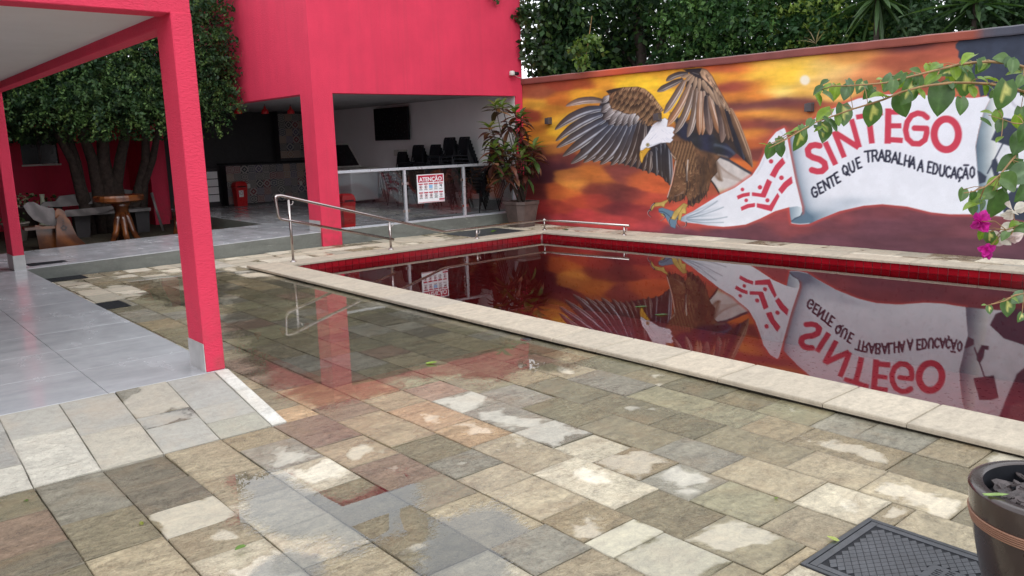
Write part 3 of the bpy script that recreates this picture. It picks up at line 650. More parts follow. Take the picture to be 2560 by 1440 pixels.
# bar counter
bar = thing('bar_counter', (9.4, 21.3, 0.26), 'bar counter faced with patterned cement tiles under black granite top', 'counter')
MB().box(8.27, 10.9, 21.215, 21.6, 0.262, 1.33).build('counter_body', M['dark'], bar)
MB().box(8.2, 10.95, 21.12, 21.62, 1.3305, 1.375, bev=0.006).build('counter_top', M['grank'], bar)
tl = MB().box(0, 0.197, -0.006, 0.006, 0, 0.197, bev=0.002).build('pattern_tile', M['decor'], origin=(0, 0, 0)); first = True
def deco(parent, x, y, z):
    global first
    if first: o = tl; first = False
    else: o = bpy.data.objects.new('pattern_tile', tl.data); COL.objects.link(o)
    o.parent = parent; o.location = Vector((x, y, z))-ORG[parent]
for r in range(5):
    for c_ in range(13): deco(bar, 8.275+c_*0.2, 21.208, 0.3+r*0.2)
tp = thing('tiled_column', (10.3, 21.4, 1.376), 'column of patterned tiles rising from the bar counter', 'column')
MB().box(9.87, 10.86, 21.3, 21.58, 1.376, 2.715).build('core', M['dark'], tp)
for r in range(6):
    for c_ in range(5): deco(tp, 9.872+c_*0.198, 21.292, 1.45+r*0.2)
for x, nm in ((8.85, 'white wall socket low on the tiled counter beside the red bin'), (10.36, 'white wall socket on the tiled counter next to the pillar')):
    o = MB().box(x-0.04, x+0.04, 21.19, 21.2015, 0.69, 0.81, bev=0.003).build('wall_socket', M['cream']); tag(o, nm, 'socket')
dw = thing('drawer_unit', (7.8, 21.3, 0.262), 'pale drawer unit in the dark left of the tiled counter', 'cabinet')
MB().box(7.55, 8.05, 21.2, 21.6, 0.262, 1.25).build('carcass', M['dark'], dw)
for i in range(4): MB().box(7.57, 8.03, 21.185, 21.1995, 0.40+i*0.2, 0.58+i*0.2, bev=0.003).build('drawer', M['grey'], dw)
for i, (x, w) in enumerate(((7.42, 'nearest the garden side'), (8.05, 'in the middle of three'), (8.68, 'nearest the tiled column'))):
    t = thing('pendant_lamp', (x, 18.0, 2.72), 'small red pendant lamp under the kiosk ceiling, '+w, 'lamp', 'pendant lamps over the bar')
    MB().lathe([(0.02, 0.0), (0.03, -0.05), (0.075, -0.10), (0.085, -0.17), (0.08, -0.17), (0.02, -0.1)], (x, 18.0, 2.68), 16).build('shade', M['binred'], t, True)
    MB().tube([(x, 18, 2.719), (x, 18, 2.66)], 0.008, 6).build('cord', M['black'], t)
# swing-lid bins
def bin_(x, y, z, label, w=0.27, d=0.27, h=0.6):
    t = thing('swing_bin', (x, y, z), label, 'bin')
    def q(s, zz, k=1.0): return [(x-w/2*s, y-d/2*s*k, zz), (x+w/2*s, y-d/2*s*k, zz), (x+w/2*s, y+d/2*s*k, zz), (x-w/2*s, y+d/2*s*k, zz)]
    b = MB(); V = q(0.86, z)+q(1.0, z+h*0.72)+q(1.04, z+h*0.72)+q(1.04, z+h*0.75); F = [(3, 2, 1, 0)]+[(4*l+k, 4*l+(k+1) % 4, 4*l+4+(k+1) % 4, 4*l+4+k) for l in range(3) for k in range(4)]+[(12, 13, 14, 15)]
    b.add(V, F).build('bin_body', M['binred'], t)
    b = MB(); V = q(1.04, z+h*0.765)+q(1.04, z+h*0.83)+q(0.9, z+h*0.95)+q(0.6, z+h); F = [(3, 2, 1, 0)]+[(4*l+k, 4*l+(k+1) % 4, 4*l+4+(k+1) % 4, 4*l+4+k) for l in range(3) for k in range(4)]+[(12, 13, 14, 15)]
    lid = b.add(V, F).build('lid', M['binred'], t)
    MB().box(x-w*0.36, x+w*0.36, y-d*0.535, y-d*0.515, z+h*0.775, z+h*0.815).build('flap_slot', M['black'], lid)
    return t
b1 = bin_(8.48, 20.92, 0.262, 'red swing-lid bin with white recycling label by the tiled counter', 0.30, 0.28, 0.64)
for k in range(3):
    a0 = k*2.094+0.4
    MB().tube([(8.46+0.04*math.cos(a0+q*1.5), 20.778, 0.60+0.04*math.sin(a0+q*1.5)) for q in (0, .33, .67, 1)], 0.007, 5).build('recycling_arrow', M['signred'], b1)
MB().box(8.40, 8.52, 20.781, 20.785, 0.50, 0.67).build('label_sticker', M['binlabel'], b1)
bin_(7.42, 13.42, 0.262, 'red swing-lid bin behind the glass railing beside the red pillar', 0.26, 0.26, 0.61)

# TV
tv = thing('television', (11.25, 17.85, 2.3), 'large black flat television hung on the grey kiosk wall', 'television')
MB().box(11.20, 11.25, 16.93, 18.5, 1.84, 2.64, bev=0.008).build('housing', M['black'], tv)
MB().box(11.195, 11.1995, 16.95, 18.48, 1.86, 2.625).build('screen', M['screen'], tv)
MB().box(11.2505, 11.3295, 17.5, 18.0, 2.1, 2.4).build('bracket', M['black'], tv)
o = MB().box(11.27, 11.3298, 17.2, 17.75, 1.45, 1.60, bev=0.004).build('wall_box', M['cream']); tag(o, 'pale plastic cover box on grey wall below the television', 'wall box')
# chest freezer with raised glass lid
fz = thing('chest_freezer', (10.85, 19.5, 0.262), 'pale chest freezer with its tinted glass lid propped open', 'freezer')
MB().box(10.45, 11.25, 18.55, 20.45, 0.33, 1.10, bev=0.02).build('freezer_body', M['grey'], fz)
MB().box(10.43, 11.27, 18.53, 19.5, 1.1005, 1.16, bev=0.012).build('rim', M['cream'], fz)
for (x, y) in ((10.55, 18.65), (11.15, 18.65), (10.55, 20.35), (11.15, 20.35)): MB().box(x-0.03, x+0.03, y-0.03, y+0.03, 0.262, 0.3295).build('foot', M['black'], fz)
Mx = Matrix.Translation((10.40, 19.52, 1.15)) @ Matrix.Rotation(math.radians(45), 4, 'X')
b = MB()
for r in ((0, 0.95, 0, 0.05), (0, 0.95, 0.85, 0.9), (0, 0.05, 0.051, 0.849), (0.9, 0.95, 0.051, 0.849)): b.box(r[0], r[1], r[2], r[3], 0, 0.03, M=Mx)
b.build('lid_frame', M['cream'], fz); MB().box(0.051, 0.899, 0.051, 0.849, 0.01, 0.016, M=Mx).build('lid_glass', M['screen'], fz)
# stacked chairs
def make_chair():
    t = thing('stacking_chair', (0, 0, 0), '', 'chair', 'black chairs stacked behind the glass railing')
    b = MB()
    for j in range(5):
        y0 = -0.22+0.44*j/4; z = 0.445+0.02*math.cos((j-2)/2*1.3)
    prof = [(-0.235, 0.42), (-0.21, 0.448), (-0.1, 0.452), (0.1, 0.442), (0.2, 0.44)]
    V = []; F = []
    for (y, z) in prof:
        for x in (-0.21, -0.12, 0.12, 0.21): V.append((x, y, z+(0.008 if abs(x) > 0.2 else 0)))
    n = len(V); V += [(x, y, z-0.022) for x, y, z in V]
    for j in range(4):
        for i in range(3):
            a = j*4+i; F.append((a, a+1, a+5, a+4)); F.append((n+a, n+a+4, n+a+5, n+a+1))
    for j in range(4): F += [(j*4, j*4+4, n+j*4+4, n+j*4), (j*4+3, n+j*4+3, n+j*4+7, j*4+7)]
    F += [(0, n, n+1, 1), (1, n+1, n+2, 2), (2, n+2, n+3, 3), (16, 17, n+17, n+16), (17, 18, n+18, n+17), (18, 19, n+19, n+18)]
    raw('seat', V, F, M['black'], parent=t)
    V = []; F = []
    for (y, z, w) in ((0.215, 0.56, 0.19), (0.235, 0.66, 0.205), (0.262, 0.78, 0.205), (0.275, 0.83, 0.195), (0.279, 0.845, 0.17)):
        for k in range(5): u = -1+k*0.5; V.append((w*u, y+0.025*(1-u*u), z))
    n = len(V); V += [(x, y+0.014, z) for x, y, z in V]
    for j in range(4):
        for i in range(4): a = j*5+i; F.append((a, a+5, a+6, a+1)); F.append((n+a, n+a+1, n+a+6, n+a+5))
    for j in range(4): F += [(j*5, n+j*5, n+j*5+5, j*5+5), (j*5+4, j*5+9, n+j*5+9, n+j*5+4)]
    F += [(i, i+1, n+i+1, n+i) for i in range(4)]+[(20+i, n+20+i, n+21+i, 21+i) for i in range(4)]
    bk = raw('backrest', V, F, M['black'], parent=t)
    for x in (-0.11, 0.0, 0.11): MB().ball((x, 0.288-abs(x)*0.12, 0.80), 0.011, 6, 4).build('rivet', M['steel'], bk)
    for sx in (-1, 1):
        MB().tube([(sx*0.235, -0.26, 0), (sx*0.2, -0.2, 0.43)], 0.013, 6).build('leg', M['black'], t)
        MB().tube([(sx*0.235, 0.30, 0), (sx*0.2, 0.2, 0.43), (sx*0.19, 0.235, 0.6)], 0.013, 6).build('leg', M['black'], t)
    return t
ch0 = make_chair(); used = False
H2 = -math.pi/2
STK = [(10.85, 16.95, H2, 7, 'in the low stack at the television end'), (10.92, 16.25, H2+0.1, 9, 'in the second stack from the television'), (10.92, 15.55, H2, 9, 'in the third stack from the television'), (10.95, 14.95, H2+0.05, 11, 'in the tall fourth stack from the television'), (10.95, 14.40, H2-0.05, 11, 'in the tall stack behind the cordyline'), (10.80, 13.72, 0.0, 8, 'in the stack pushed against the glass')]
for si, (x, y, rz, n, txt) in enumerate(STK):
    for k in range(n):
        loc = (x+0.03*k*math.sin(rz)+0.06, y-0.03*k*math.cos(rz), 0.262+0.075*k)
        if not used: c = ch0; c.location = loc; c.rotation_euler = (0, 0, rz); used = True
        else: c = copy_tree(ch0, loc, rz)
        c['label'] = ('top black stacking chair with steel rivets, ' if k == n-1 else 'black stacking chair lower down, ')+txt
# glass railing
gr = thing('glass_railing', (9.2, 13.09, 0.26), 'glass railing with pale aluminium posts and handrail along kiosk edge', 'railing')
GY = 13.10
MB().box(7.072, 11.278, GY-0.03, GY+0.03, 1.255, 1.305, bev=0.004).build('top_rail', M['alu'], gr)
MB().box(7.072, 11.278, GY-0.012, GY+0.012, 0.2605, 0.285).build('bottom_channel', M['alu'], gr)
PX = [8.522, 9.925, 11.245]
for x in PX:
    p_ = MB().box(x-0.026, x+0.026, GY-0.026, GY+0.026, 0.2855, 1.2545, bev=0.003).build('post', M['alu'], gr)
    for z in (0.48, 1.0):
        for a_, b_ in ((x+0.027, x+0.075), (x-0.075, x-0.027)): MB().box(a_, b_, GY-0.022, GY+0.014, z-0.025, z+0.025, bev=0.003).build('glass_clamp', M['steel'], p_)
for a, b_ in ((7.09, 8.455), (8.59, 9.858), (9.99, 11.18)): MB().box(a, b_, GY-0.005, GY+0.005, 0.34, 1.235).build('glass_panel', M['glass'], gr)
# warning sign
def text_mesh(s, size, origin, ex, ez, mat, name, parent, bold=0.0, depth=0.001, align='CENTER'):
    cu = bpy.data.curves.new(name, 'FONT'); cu.body = s; cu.size = size; cu.align_x = align; cu.align_y = 'CENTER'; cu.offset = bold; cu.extrude = depth; cu.resolution_u = 3
    ob = bpy.data.objects.new(name, cu); COL.objects.link(ob); bpy.context.view_layer.update()
    me = bpy.data.meshes.new_from_object(ob.evaluated_get(bpy.context.evaluated_depsgraph_get())); bpy.data.objects.remove(ob)
    ex, ez, o3 = Vector(ex), Vector(ez), Vector(origin); nn = ex.cross(ez)
    V = [tuple(o3+ex*v.co.x+ez*v.co.y+nn*v.co.z) for v in me.vertices]; F = [tuple(p.vertices) for p in me.polygons]
    return raw(name, V, F, mat, parent=parent)
sg = thing('warning_sign', (9.105, 13.08, 0.6), 'white and red ATENÇÃO pool rules board hung on the glass railing', 'sign')
SY = 13.075
MB().box(8.79, 9.42, SY, SY+0.010, 0.605, 1.15).build('board', M['sign'], sg)
MB().box(8.81, 9.40, SY-0.0015, SY-0.0002, 1.00, 1.135).build('header', M['signred'], sg)
text_mesh('ATENÇÃO', 0.112, (9.105, SY-0.003, 1.052), (1, 0, 0), (0, 0, 1), M['sign'], 'lettering', sg, bold=0.0028)
random.seed(5)
for r in range(2):
    for c_ in range(5):
        cx = 8.87+c_*0.1175; zt = 0.975-r*0.165
        b = MB().box(cx-0.048, cx+0.048, SY-0.0015, SY-0.0002, zt-0.02, zt+0.004); b.build('caption_bar', M['signred'], sg)
        zc = zt-0.062
        if (r, c_) == (0, 2): MB().box(cx-0.045, cx+0.04, SY-0.0015, SY-0.0002, zc-0.03, zc+0.032).build('pictogram', M['signblue'], sg)
        elif (r, c_) in ((0, 3), (1, 3)):
            b = MB()
            for q in range(3 if r == 0 else 4): b.box(cx-0.04+0.01*(q % 2), cx+0.04-0.012*(q % 2), SY-0.0015, SY-0.0002, zc+0.022-q*0.022, zc+0.031-q*0.022)
            b.build('text_lines', M['ink'], sg)
        elif (r, c_) == (0, 4): MB().prism([(cx-0.03, zc+0.025), (cx+0.03, zc+0.03), (cx+0.028, zc-0.02), (cx+0.012, zc-0.02), (cx+0.012, zc+0.005), (cx-0.02, zc-0.002)], (SY-0.0015, SY-0.0002), axis=1).build('pictogram', M['ink'], sg)
        else:
            b = MB(); b.tube([(cx+0.03*math.cos(q*0.4488), SY-0.002, zc+0.03*math.sin(q*0.4488)) for q in range(15)], 0.004, 4, False); b.build('prohibition_ring', M['signred'], sg)
            MB().box(cx-0.014, cx+0.012, SY-0.0015, SY-0.0002, zc-0.016, zc+0.014).build('pictogram', M['ink'], sg)
        b = MB()
        for q in range(2): b.box(cx-0.04, cx+0.035, SY-0.0015, SY-0.0002, zc-0.047-q*0.013, zc-0.041-q*0.013)
        b.build('text_lines', M['ink'], sg)
MB().box(9.29, 9.415, SY-0.0015, SY-0.0002, 0.640, 0.672).build('footer_tag', M['signred'], sg); MB().box(8.80, 9.41, SY-0.0015, SY-0.0002, 0.612, 0.622).build('footer_line', M['signred'], sg)
random.seed(21)
# ================================================================ RED WALL BEHIND THE GARDEN
gw = thing('garden_wall', (2.0, 21.7, 0.05), 'dark red stucco wall with a window behind the garden tree', 'wall')
for b in ((-3.0, 3.70, 21.5, 21.75, 0.05, 3.6), (4.46, 6.68, 21.5, 21.75, 0.05, 3.6), (3.7005, 4.4595, 21.5, 21.75, 0.05, 1.53), (3.7005, 4.4595, 21.5, 21.75, 2.35, 3.6)): MB().box(*b).build('wall_panel', M['red'], gw)
MB().box(-3.0, 6.68, 19.3, 21.75, 3.601, 3.72).build('added_shade_roof', M['wallback'], gw)  # slab added behind the tree crown to darken the garden
MB().box(5.95, 6.28, 19.8, 21.49, 0.05, 2.62).build('pier', M['red'], gw)
MB().box(6.281, 6.68, 20.9, 21.49, 0.05, 2.62).build('pier', M['red'], gw)
wn_ = MB().box(3.68, 4.48, 21.44, 21.4995, 1.49, 1.53).build('window_sill', M['cream'], gw)
MB().box(3.7005, 4.4595, 21.60, 21.62, 1.5305, 2.3495).build('window_pane', M['screen'], gw)
MB().box(4.06, 4.10, 21.55, 21.5995, 1.5305, 2.3495).build('window_mullion', M['lamp'], gw)
o = MB().box(11.3235, 11.3298, 13.62, 13.70, 0.72, 0.84, bev=0.002).build('wall_socket', M['cream']); tag(o, 'white wall socket on the grey kiosk wall behind the cordyline', 'socket')
# ================================================================ MURAL WALL (painted picture: flat print on the wall)
M0 = np.array([mural_x(13.02), 13.02]); ME = np.array([0.0486, -1.0]); ME /= np.linalg.norm(ME); MN = np.array([-1.0, -0.0486]); MN /= np.linalg.norm(MN)
mw = thing('mural_wall', (mural_x(6), 6, 0), 'boundary wall painted with an eagle carrying a white banner across a sunset sky', 'wall')
UL, VH = 9.62, 2.88
nu, nv = 930, 350; SS = 2
us = (np.arange(nu*SS)+0.5)/(nu*SS)*UL; vs = (np.arange(nv*SS)+0.5)/(nv*SS)*VH
UU, VV = np.meshgrid(us, vs)
P3 = np.stack([M0[0]+ME[0]*UU, M0[1]+ME[1]*UU, VV], -1)
PXc, PYc = pj(P3); PXc = PXc.astype(np.float32); PYc = PYc.astype(np.float32)
CAN = np.zeros(UU.shape+(3,), np.float32); LID = np.zeros(UU.shape, np.uint8)
def vnoise(u, v, seed, oct=4):
    r = np.random.default_rng(seed); out = np.zeros_like(u); amp = 1.0; tot = 0
    for o in range(oct):
        f = 2.0**o; G = r.random((64, 64)); x = u*f; y = v*f
        xi = np.floor(x).astype(int); yi = np.floor(y).astype(int); fx = x-xi; fy = y-yi; fx = fx*fx*(3-2*fx); fy = fy*fy*(3-2*fy)
        g = lambda a, b: G[(yi+b) % 64, (xi+a) % 64]
        out += amp*((g(0, 0)*(1-fx)+g(1, 0)*fx)*(1-fy)+(g(0, 1)*(1-fx)+g(1, 1)*fx)*fy); tot += amp; amp *= 0.55
    return out/tot-0.5
NZ = vnoise(UU*2.2, VV*9.0, 3, 5); NZ2 = vnoise(UU*9, VV*9, 5, 4); NZ3 = vnoise(UU*1.1, VV*4.0, 8, 4)
# --- sunset sky: colour notes read off the wall, spread along the brush direction
SK = """1320,215,150,75,50;1350,232,160,85,55;1400,210,165,70,45;1450,205,175,80,40;1500,197,225,150,40;1560,187,240,180,40;1600,205,250,200,40;1640,182,240,170,40;1340,260,220,160,50;1400,250,200,110,40;1450,240,228,160,40;1330,290,140,60,40;1380,282,200,130,40;1340,320,200,120,40;1400,330,232,172,40;1360,350,215,140,40;1400,300,228,168,45;1340,380,90,40,40;1380,372,170,100,45;1400,400,110,50,45;1350,440,75,30,40;1390,412,80,35,45;1430,442,190,110,50;1470,440,200,110,45;1340,480,100,35,35;1400,480,180,80,40;1440,460,225,140,55;1500,450,200,110,50;1420,482,215,110,45;1480,470,130,55,45;1520,470,120,55,50;1560,440,130,62,55;1600,450,195,92,50;1640,460,205,92,50;1350,520,150,40,40;1400,520,170,60,45;1450,500,185,70,45;1500,500,170,60,50;1540,490,110,50,50;1580,490,130,55,50;1620,500,190,75,55;1560,520,120,45,50;1600,530,160,55,55;1450,540,190,60,60;1500,560,195,65,65;1400,550,165,50,55;1560,560,190,65,65;1620,570,170,60,65;1650,250,245,190,45;1660,280,240,180,45;1720,172,235,160,45;1780,160,200,90,45;1820,170,170,75,50;1800,192,235,160,45;1850,190,225,140,45;1850,165,215,110,45;1900,160,235,170,60;1950,150,240,190,70;1900,190,245,190,60;1850,215,160,70,55;1900,215,210,120,45;1950,210,250,200,60;1850,245,220,130,50;1900,240,225,130,45;1950,230,250,225,120;1860,265,105,55,60;1920,260,110,60,65;1960,265,130,65,60;1880,285,235,160,60;1850,290,215,120,50;1930,285,230,150,60;1900,310,120,60,60;1950,310,110,60,60;1870,310,150,70,55;1880,335,230,140,55;1920,345,150,70,55;1880,360,200,100,50;1900,385,120,60,55;1870,420,215,110,50;1900,440,160,60,50;1990,140,250,200,70;1980,180,250,200,60;2050,170,245,200,100;2000,230,240,180,70;2050,230,235,180,90;1980,255,100,55,60;2000,270,150,75,55;1970,290,220,140,60;2050,290,200,110,60;2000,310,120,65,60;1960,330,170,80,60;2000,130,240,190,90;2050,120,230,150,60;2100,115,215,130,70;2100,150,225,150,70;2150,140,220,140,70;2100,180,235,190,110;2150,180,215,130,80;2200,120,120,60,60;2250,110,90,50,55;2300,105,90,50,55;2200,150,175,85,60;2250,150,170,85,60;2300,140,165,80,60;2370,120,175,85,65;2390,170,170,90,70;2350,170,190,100,60;2050,100,150,70,55;1980,110,160,70,55;2150,100,110,55,60;1700,585,120,62,75;1760,560,170,70,66;1800,590,105,62,75;1900,582,112,64,75;1960,570,140,70,75;1980,540,150,66,70;2000,570,135,64,68;2050,562,110,60,70;2100,540,130,64,70;2050,600,103,60,72;2150,540,110,60,70;2200,560,103,60,72;2200,530,120,62,70;2200,610,98,58,70;2300,560,103,60,72;2300,548,110,60,70;2400,575,112,62,72;2400,548,110,60,70;2500,600,95,58,70;2550,555,120,62,70;2550,640,88,54,67;2400,620,98,58,70;1700,540,218,88,65;1780,520,205,82,65;1640,592,140,66,72;1350,555,130,48,52;1480,590,165,60,62;2300,200,160,80,60;2450,80,60,60,75"""
sk = np.array([[float(q) for q in r.split(',')] for r in SK.split(';')])
def wall_uv(x, y):
    d = ray(x, y); n3 = np.array([MN[0], MN[1], 0]); t = np.dot(np.array([M0[0], M0[1], 0])-CP, n3)/np.dot(d, n3); p = CP+d*t
    return float((p[:2]-M0)@ME), float(p[2])
skuv = np.array([wall_uv(a, b) for a, b in sk[:, :2]])
lo = (slice(None, None, 4), slice(None, None, 4))
num = np.zeros(UU[lo].shape+(3,)); den = np.zeros(UU[lo].shape)
uw = UU[lo]+NZ3[lo]*0.35; vw = VV[lo]+NZ[lo]*0.07
for (u, v), c in zip(skuv, sk[:, 2:]):
    w = np.exp(-((uw-u)/0.24)**2-((vw-v)/0.08)**2)+1e-5/(0.05+((uw-u)/3)**2+(vw-v)**2); num += w[..., None]*c; den += w
lowc = num/den[..., None]
big4 = lambda A: np.repeat(np.repeat(A, 4, 0), 4, 1)[:UU.shape[0], :UU.shape[1]]
CAN[:] = big4(lowc)
def blur(A, n):
    for _ in range(n):
        A = (np.roll(A, 1, 0)+np.roll(A, -1, 0)+2*A)/4; A[0] = A[1]; A[-1] = A[-2]
        A = (np.roll(A, 1, 1)+np.roll(A, -1, 1)+2*A)/4; A[:, 0] = A[:, 1]; A[:, -1] = A[:, -2]
    return A
CAN = blur(CAN, 5).astype(np.float32)
CAN *= (1+NZ[..., None]*0.34+NZ2[..., None]*0.10)
# --- brushes
def sel(x0, x1, y0, y1): return np.nonzero((PXc > x0) & (PXc < x1) & (PYc > y0) & (PYc < y1))
def lay(idx, a, c, lid):
    a = np.clip(a, 0, 1)[:, None]; CAN[idx] = CAN[idx]*(1-a)+np.asarray(c, np.float32)*a
    if lid is not None: k = a[:, 0] > 0.5; LID[idx[0][k], idx[1][k]] = lid
def inpoly(x, y, P):
    ins = np.zeros(x.shape, bool); n = len(P)
    for i in range(n):
        (ax, ay), (bx, by) = P[i], P[(i+1) % n]
        ins ^= ((ay > y) != (by > y)) & (x < (bx-ax)*(y-ay)/((by-ay) or 1e-9)+ax)
    return ins
def pdist(x, y, P, closed=True):
    d = np.full(x.shape, 1e9, np.float32); n = len(P)
    for i in range(n if closed else n-1):
        a, b = np.array(P[i], float), np.array(P[(i+1) % n], float); e = b-a; t = np.clip(((x-a[0])*e[0]+(y-a[1])*e[1])/max(e@e, 1e-9), 0, 1)
        d = np.minimum(d, np.hypot(x-a[0]-t*e[0], y-a[1]-t*e[1]))
    return d
def poly(P, c, lid=1, edge=0.6, outline=None, ow=1.5, tex=0.0, halo=None):
    P = np.array(P, float); i = sel(P[:, 0].min()-11, P[:, 0].max()+11, P[:, 1].min()-11, P[:, 1].max()+11)
    if len(i[0]) == 0: return
    x, y = PXc[i], PYc[i]; ins = inpoly(x, y, P); d = pdist(x, y, P); s = np.where(ins, d, -d)
    if halo is not None: lay(i, np.clip((s+9)/9, 0, 1)*0.8*(~ins), halo, None)
    col = c(x, y) if callable(c) else np.broadcast_to(np.array(c, float), x.shape+(3,))
    if tex: col = col*(1+tex*2*NZ2[i][:, None])
    lay(i, np.clip(s/edge+0.5, 0, 1), col, lid)
    if outline is not None: lay(i, np.clip(1-np.abs(s-ow*0.4)/ow, 0, 1), outline, None)
def spine(P, n=14):
    P = [np.array(p, float) for p in P]
    if len(P) == 2: return np.array([P[0]*(1-t)+P[1]*t for t in np.linspace(0, 1, n)])
    if len(P) == 3: return np.array([P[0]*(1-t)**2+2*P[1]*t*(1-t)+P[2]*t*t if False else (P[0]*(2*t-1)*(t-1)+P[1]*4*t*(1-t)+P[2]*t*(2*t-1)) for t in np.linspace(0, 1, n)])
    out = []
    for k in range(len(P)-1): out += [P[k]*(1-t)+P[k+1]*t for t in np.linspace(0, 1, 6)[:-1]]
    return np.array(out+[P[-1]])
def sdist(x, y, S):
    best = np.full(x.shape, 1e9, np.float32); ss = np.zeros(x.shape, np.float32); tt = np.zeros(x.shape, np.float32); n = len(S)
    for k in range(n-1):
        a, b = S[k], S[k+1]; e = b-a; L = max(np.hypot(*e), 1e-6)
        t = ((x-a[0])*e[0]+(y-a[1])*e[1])/L**2
        tc = np.clip(t, 0, 1); d = np.hypot(x-a[0]-tc*e[0], y-a[1]-tc*e[1]); m = d < best
        best[m] = d[m]; ss[m] = ((k+tc)/(n-1))[m]; tt[m] = (((x-a[0])*e[1]-(y-a[1])*e[0])/L)[m]
    return best, ss, np.where(np.abs(tt) < 1e-6, best, np.sign(tt)*best)
def stroke(P, w, c, a=1.0, soft=0.5, lid=None, taper=0.0):
    S = spine(P); i = sel(S[:, 0].min()-w-2, S[:, 0].max()+w+2, S[:, 1].min()-w-2, S[:, 1].max()+w+2)
    if len(i[0]) == 0: return
    d, s, t = sdist(PXc[i], PYc[i], S); ww = w*(1-taper*s) if taper >= 0 else w*np.sin(np.pi*np.clip(s, 0.04, 0.96))
    al = np.clip((ww-d)/max(soft*w, 0.35)+ (0.5 if soft < 0.3 else 0), 0, 1)*a
    lay(i, al, c, lid)
def feather(P, w, base, tip, hi=(205, 200, 200), dark=(42, 36, 38), lid=2, hs=0.85, round_=0.35):
    """one painted feather: dark rim, pale flank, dusky far flank, thin shaft"""
    S = spine(P); i = sel(S[:, 0].min()-w-2, S[:, 0].max()+w+2, S[:, 1].min()-w-2, S[:, 1].max()+w+2)
    if len(i[0]) == 0: return
    d, s, t = sdist(PXc[i], PYc[i], S)
    ww = w*np.minimum(1, 0.62+1.4*s)*np.clip((1.0-s)/round_, 0.0, 1.0)**0.55; ww = np.maximum(ww, 0.25); q = t/np.maximum(ww, 0.3)
    base, tip, hi, dark = [np.array(k, float) for k in (base, tip, hi, dark)]
    c = base[None]*(1-s[:, None])+tip[None]*s[:, None]
    k = np.clip(1-np.abs(q-0.28)/0.34, 0, 1)[:, None]*hs*(0.35+0.65*np.sin(np.pi*np.clip(s*0.9+0.1, 0, 1)))[:, None]; c = c*(1-k)+hi*k
    k = np.clip((-q-0.15)/0.8, 0, 1)[:, None]*0.38; c = c*(1-k)+dark*k
    k = np.clip(1-np.abs(q)/0.10, 0, 1)[:, None]*0.45; c = c*(1-k)+dark*1.3*k
    k = np.clip((q-0.66)/0.2, 0, 1)[:, None]*0.75; c = c*(1-k)+np.minimum(hi*1.12, 245)*k
    k = np.clip((np.abs(q)-0.88)/0.12, 0, 1)[:, None]*0.8; c = c*(1-k)+dark*k
    c = c*(1+0.22*NZ2[i][:, None])
    lay(i, np.clip((ww-d)/0.7+0.5, 0, 1)*(s < 0.999), c, lid)
def A_(*p): return [(1340+x/5.144, 200+y/5.144) for x, y in p]
def B_(*p): return [(1620+x/5.332, 150+y/5.332) for x, y in p]
def C_(*p): return [(1580+x/6.545, 380+y/6.545) for x, y in p]
def D_(*p): return [(1780+x/3.282, 180+y/3.282) for x, y in p]
def E_(*p): return [(2240+x/3.79, 100+y/3.79) for x, y in p]
# sun
i = sel(1985, 2045, 170, 235); d = np.hypot(PXc[i]-2013, (PYc[i]-200)); lay(i, np.clip((15-d)/6, 0, 1)*0.95, (232, 232, 238), None); lay(i, np.clip((30-d)/24, 0, 1)*0.35, (250, 225, 150), None)
# --- tail, body, far wing (painted back to front)
BRN, DRK, TAN, SLT = (110, 78, 56), (44, 36, 34), (176, 136, 96), (52, 56, 72)
poly(C_((1300, 20), (1600, 120), (1830, 260), (2030, 372), (1900, 505), (1700, 585), (1440, 705), (1290, 450)), lambda x, y: np.stack([205-np.clip((1745-x)/1.5, 0, 60), 198-np.clip((1745-x)/1.2, 0, 80), 194-np.clip((1760-x)/1.1, 0, 110)-np.clip((y-468)*3, 0, 60)], -1)*0.97, 2, outline=(60, 56, 62), ow=1.2, tex=0.1)
stroke(C_((1330, 30), (1600, 140), (1830, 280), (2010, 385)), 4.2, (48, 50, 62), 0.9, 0.7); stroke(C_((1300, 470), (1380, 580), (1440, 700)), 2.5, (46, 40, 42), 0.95, 0.5)
for k in range(10): stroke(C_((1380+k*12, 130+k*30), (1500+k*42, 300+k*22)), 3.2, (150, 130, 118), 0.33, 0.9)
stroke(C_((1330, 80), (1400, 250), (1440, 420)), 9, (112, 84, 62), 0.8, 1.0); stroke(C_((1350, 330), (1400, 420), (1470, 460)), 6, (100, 72, 52), 0.7, 1.0)
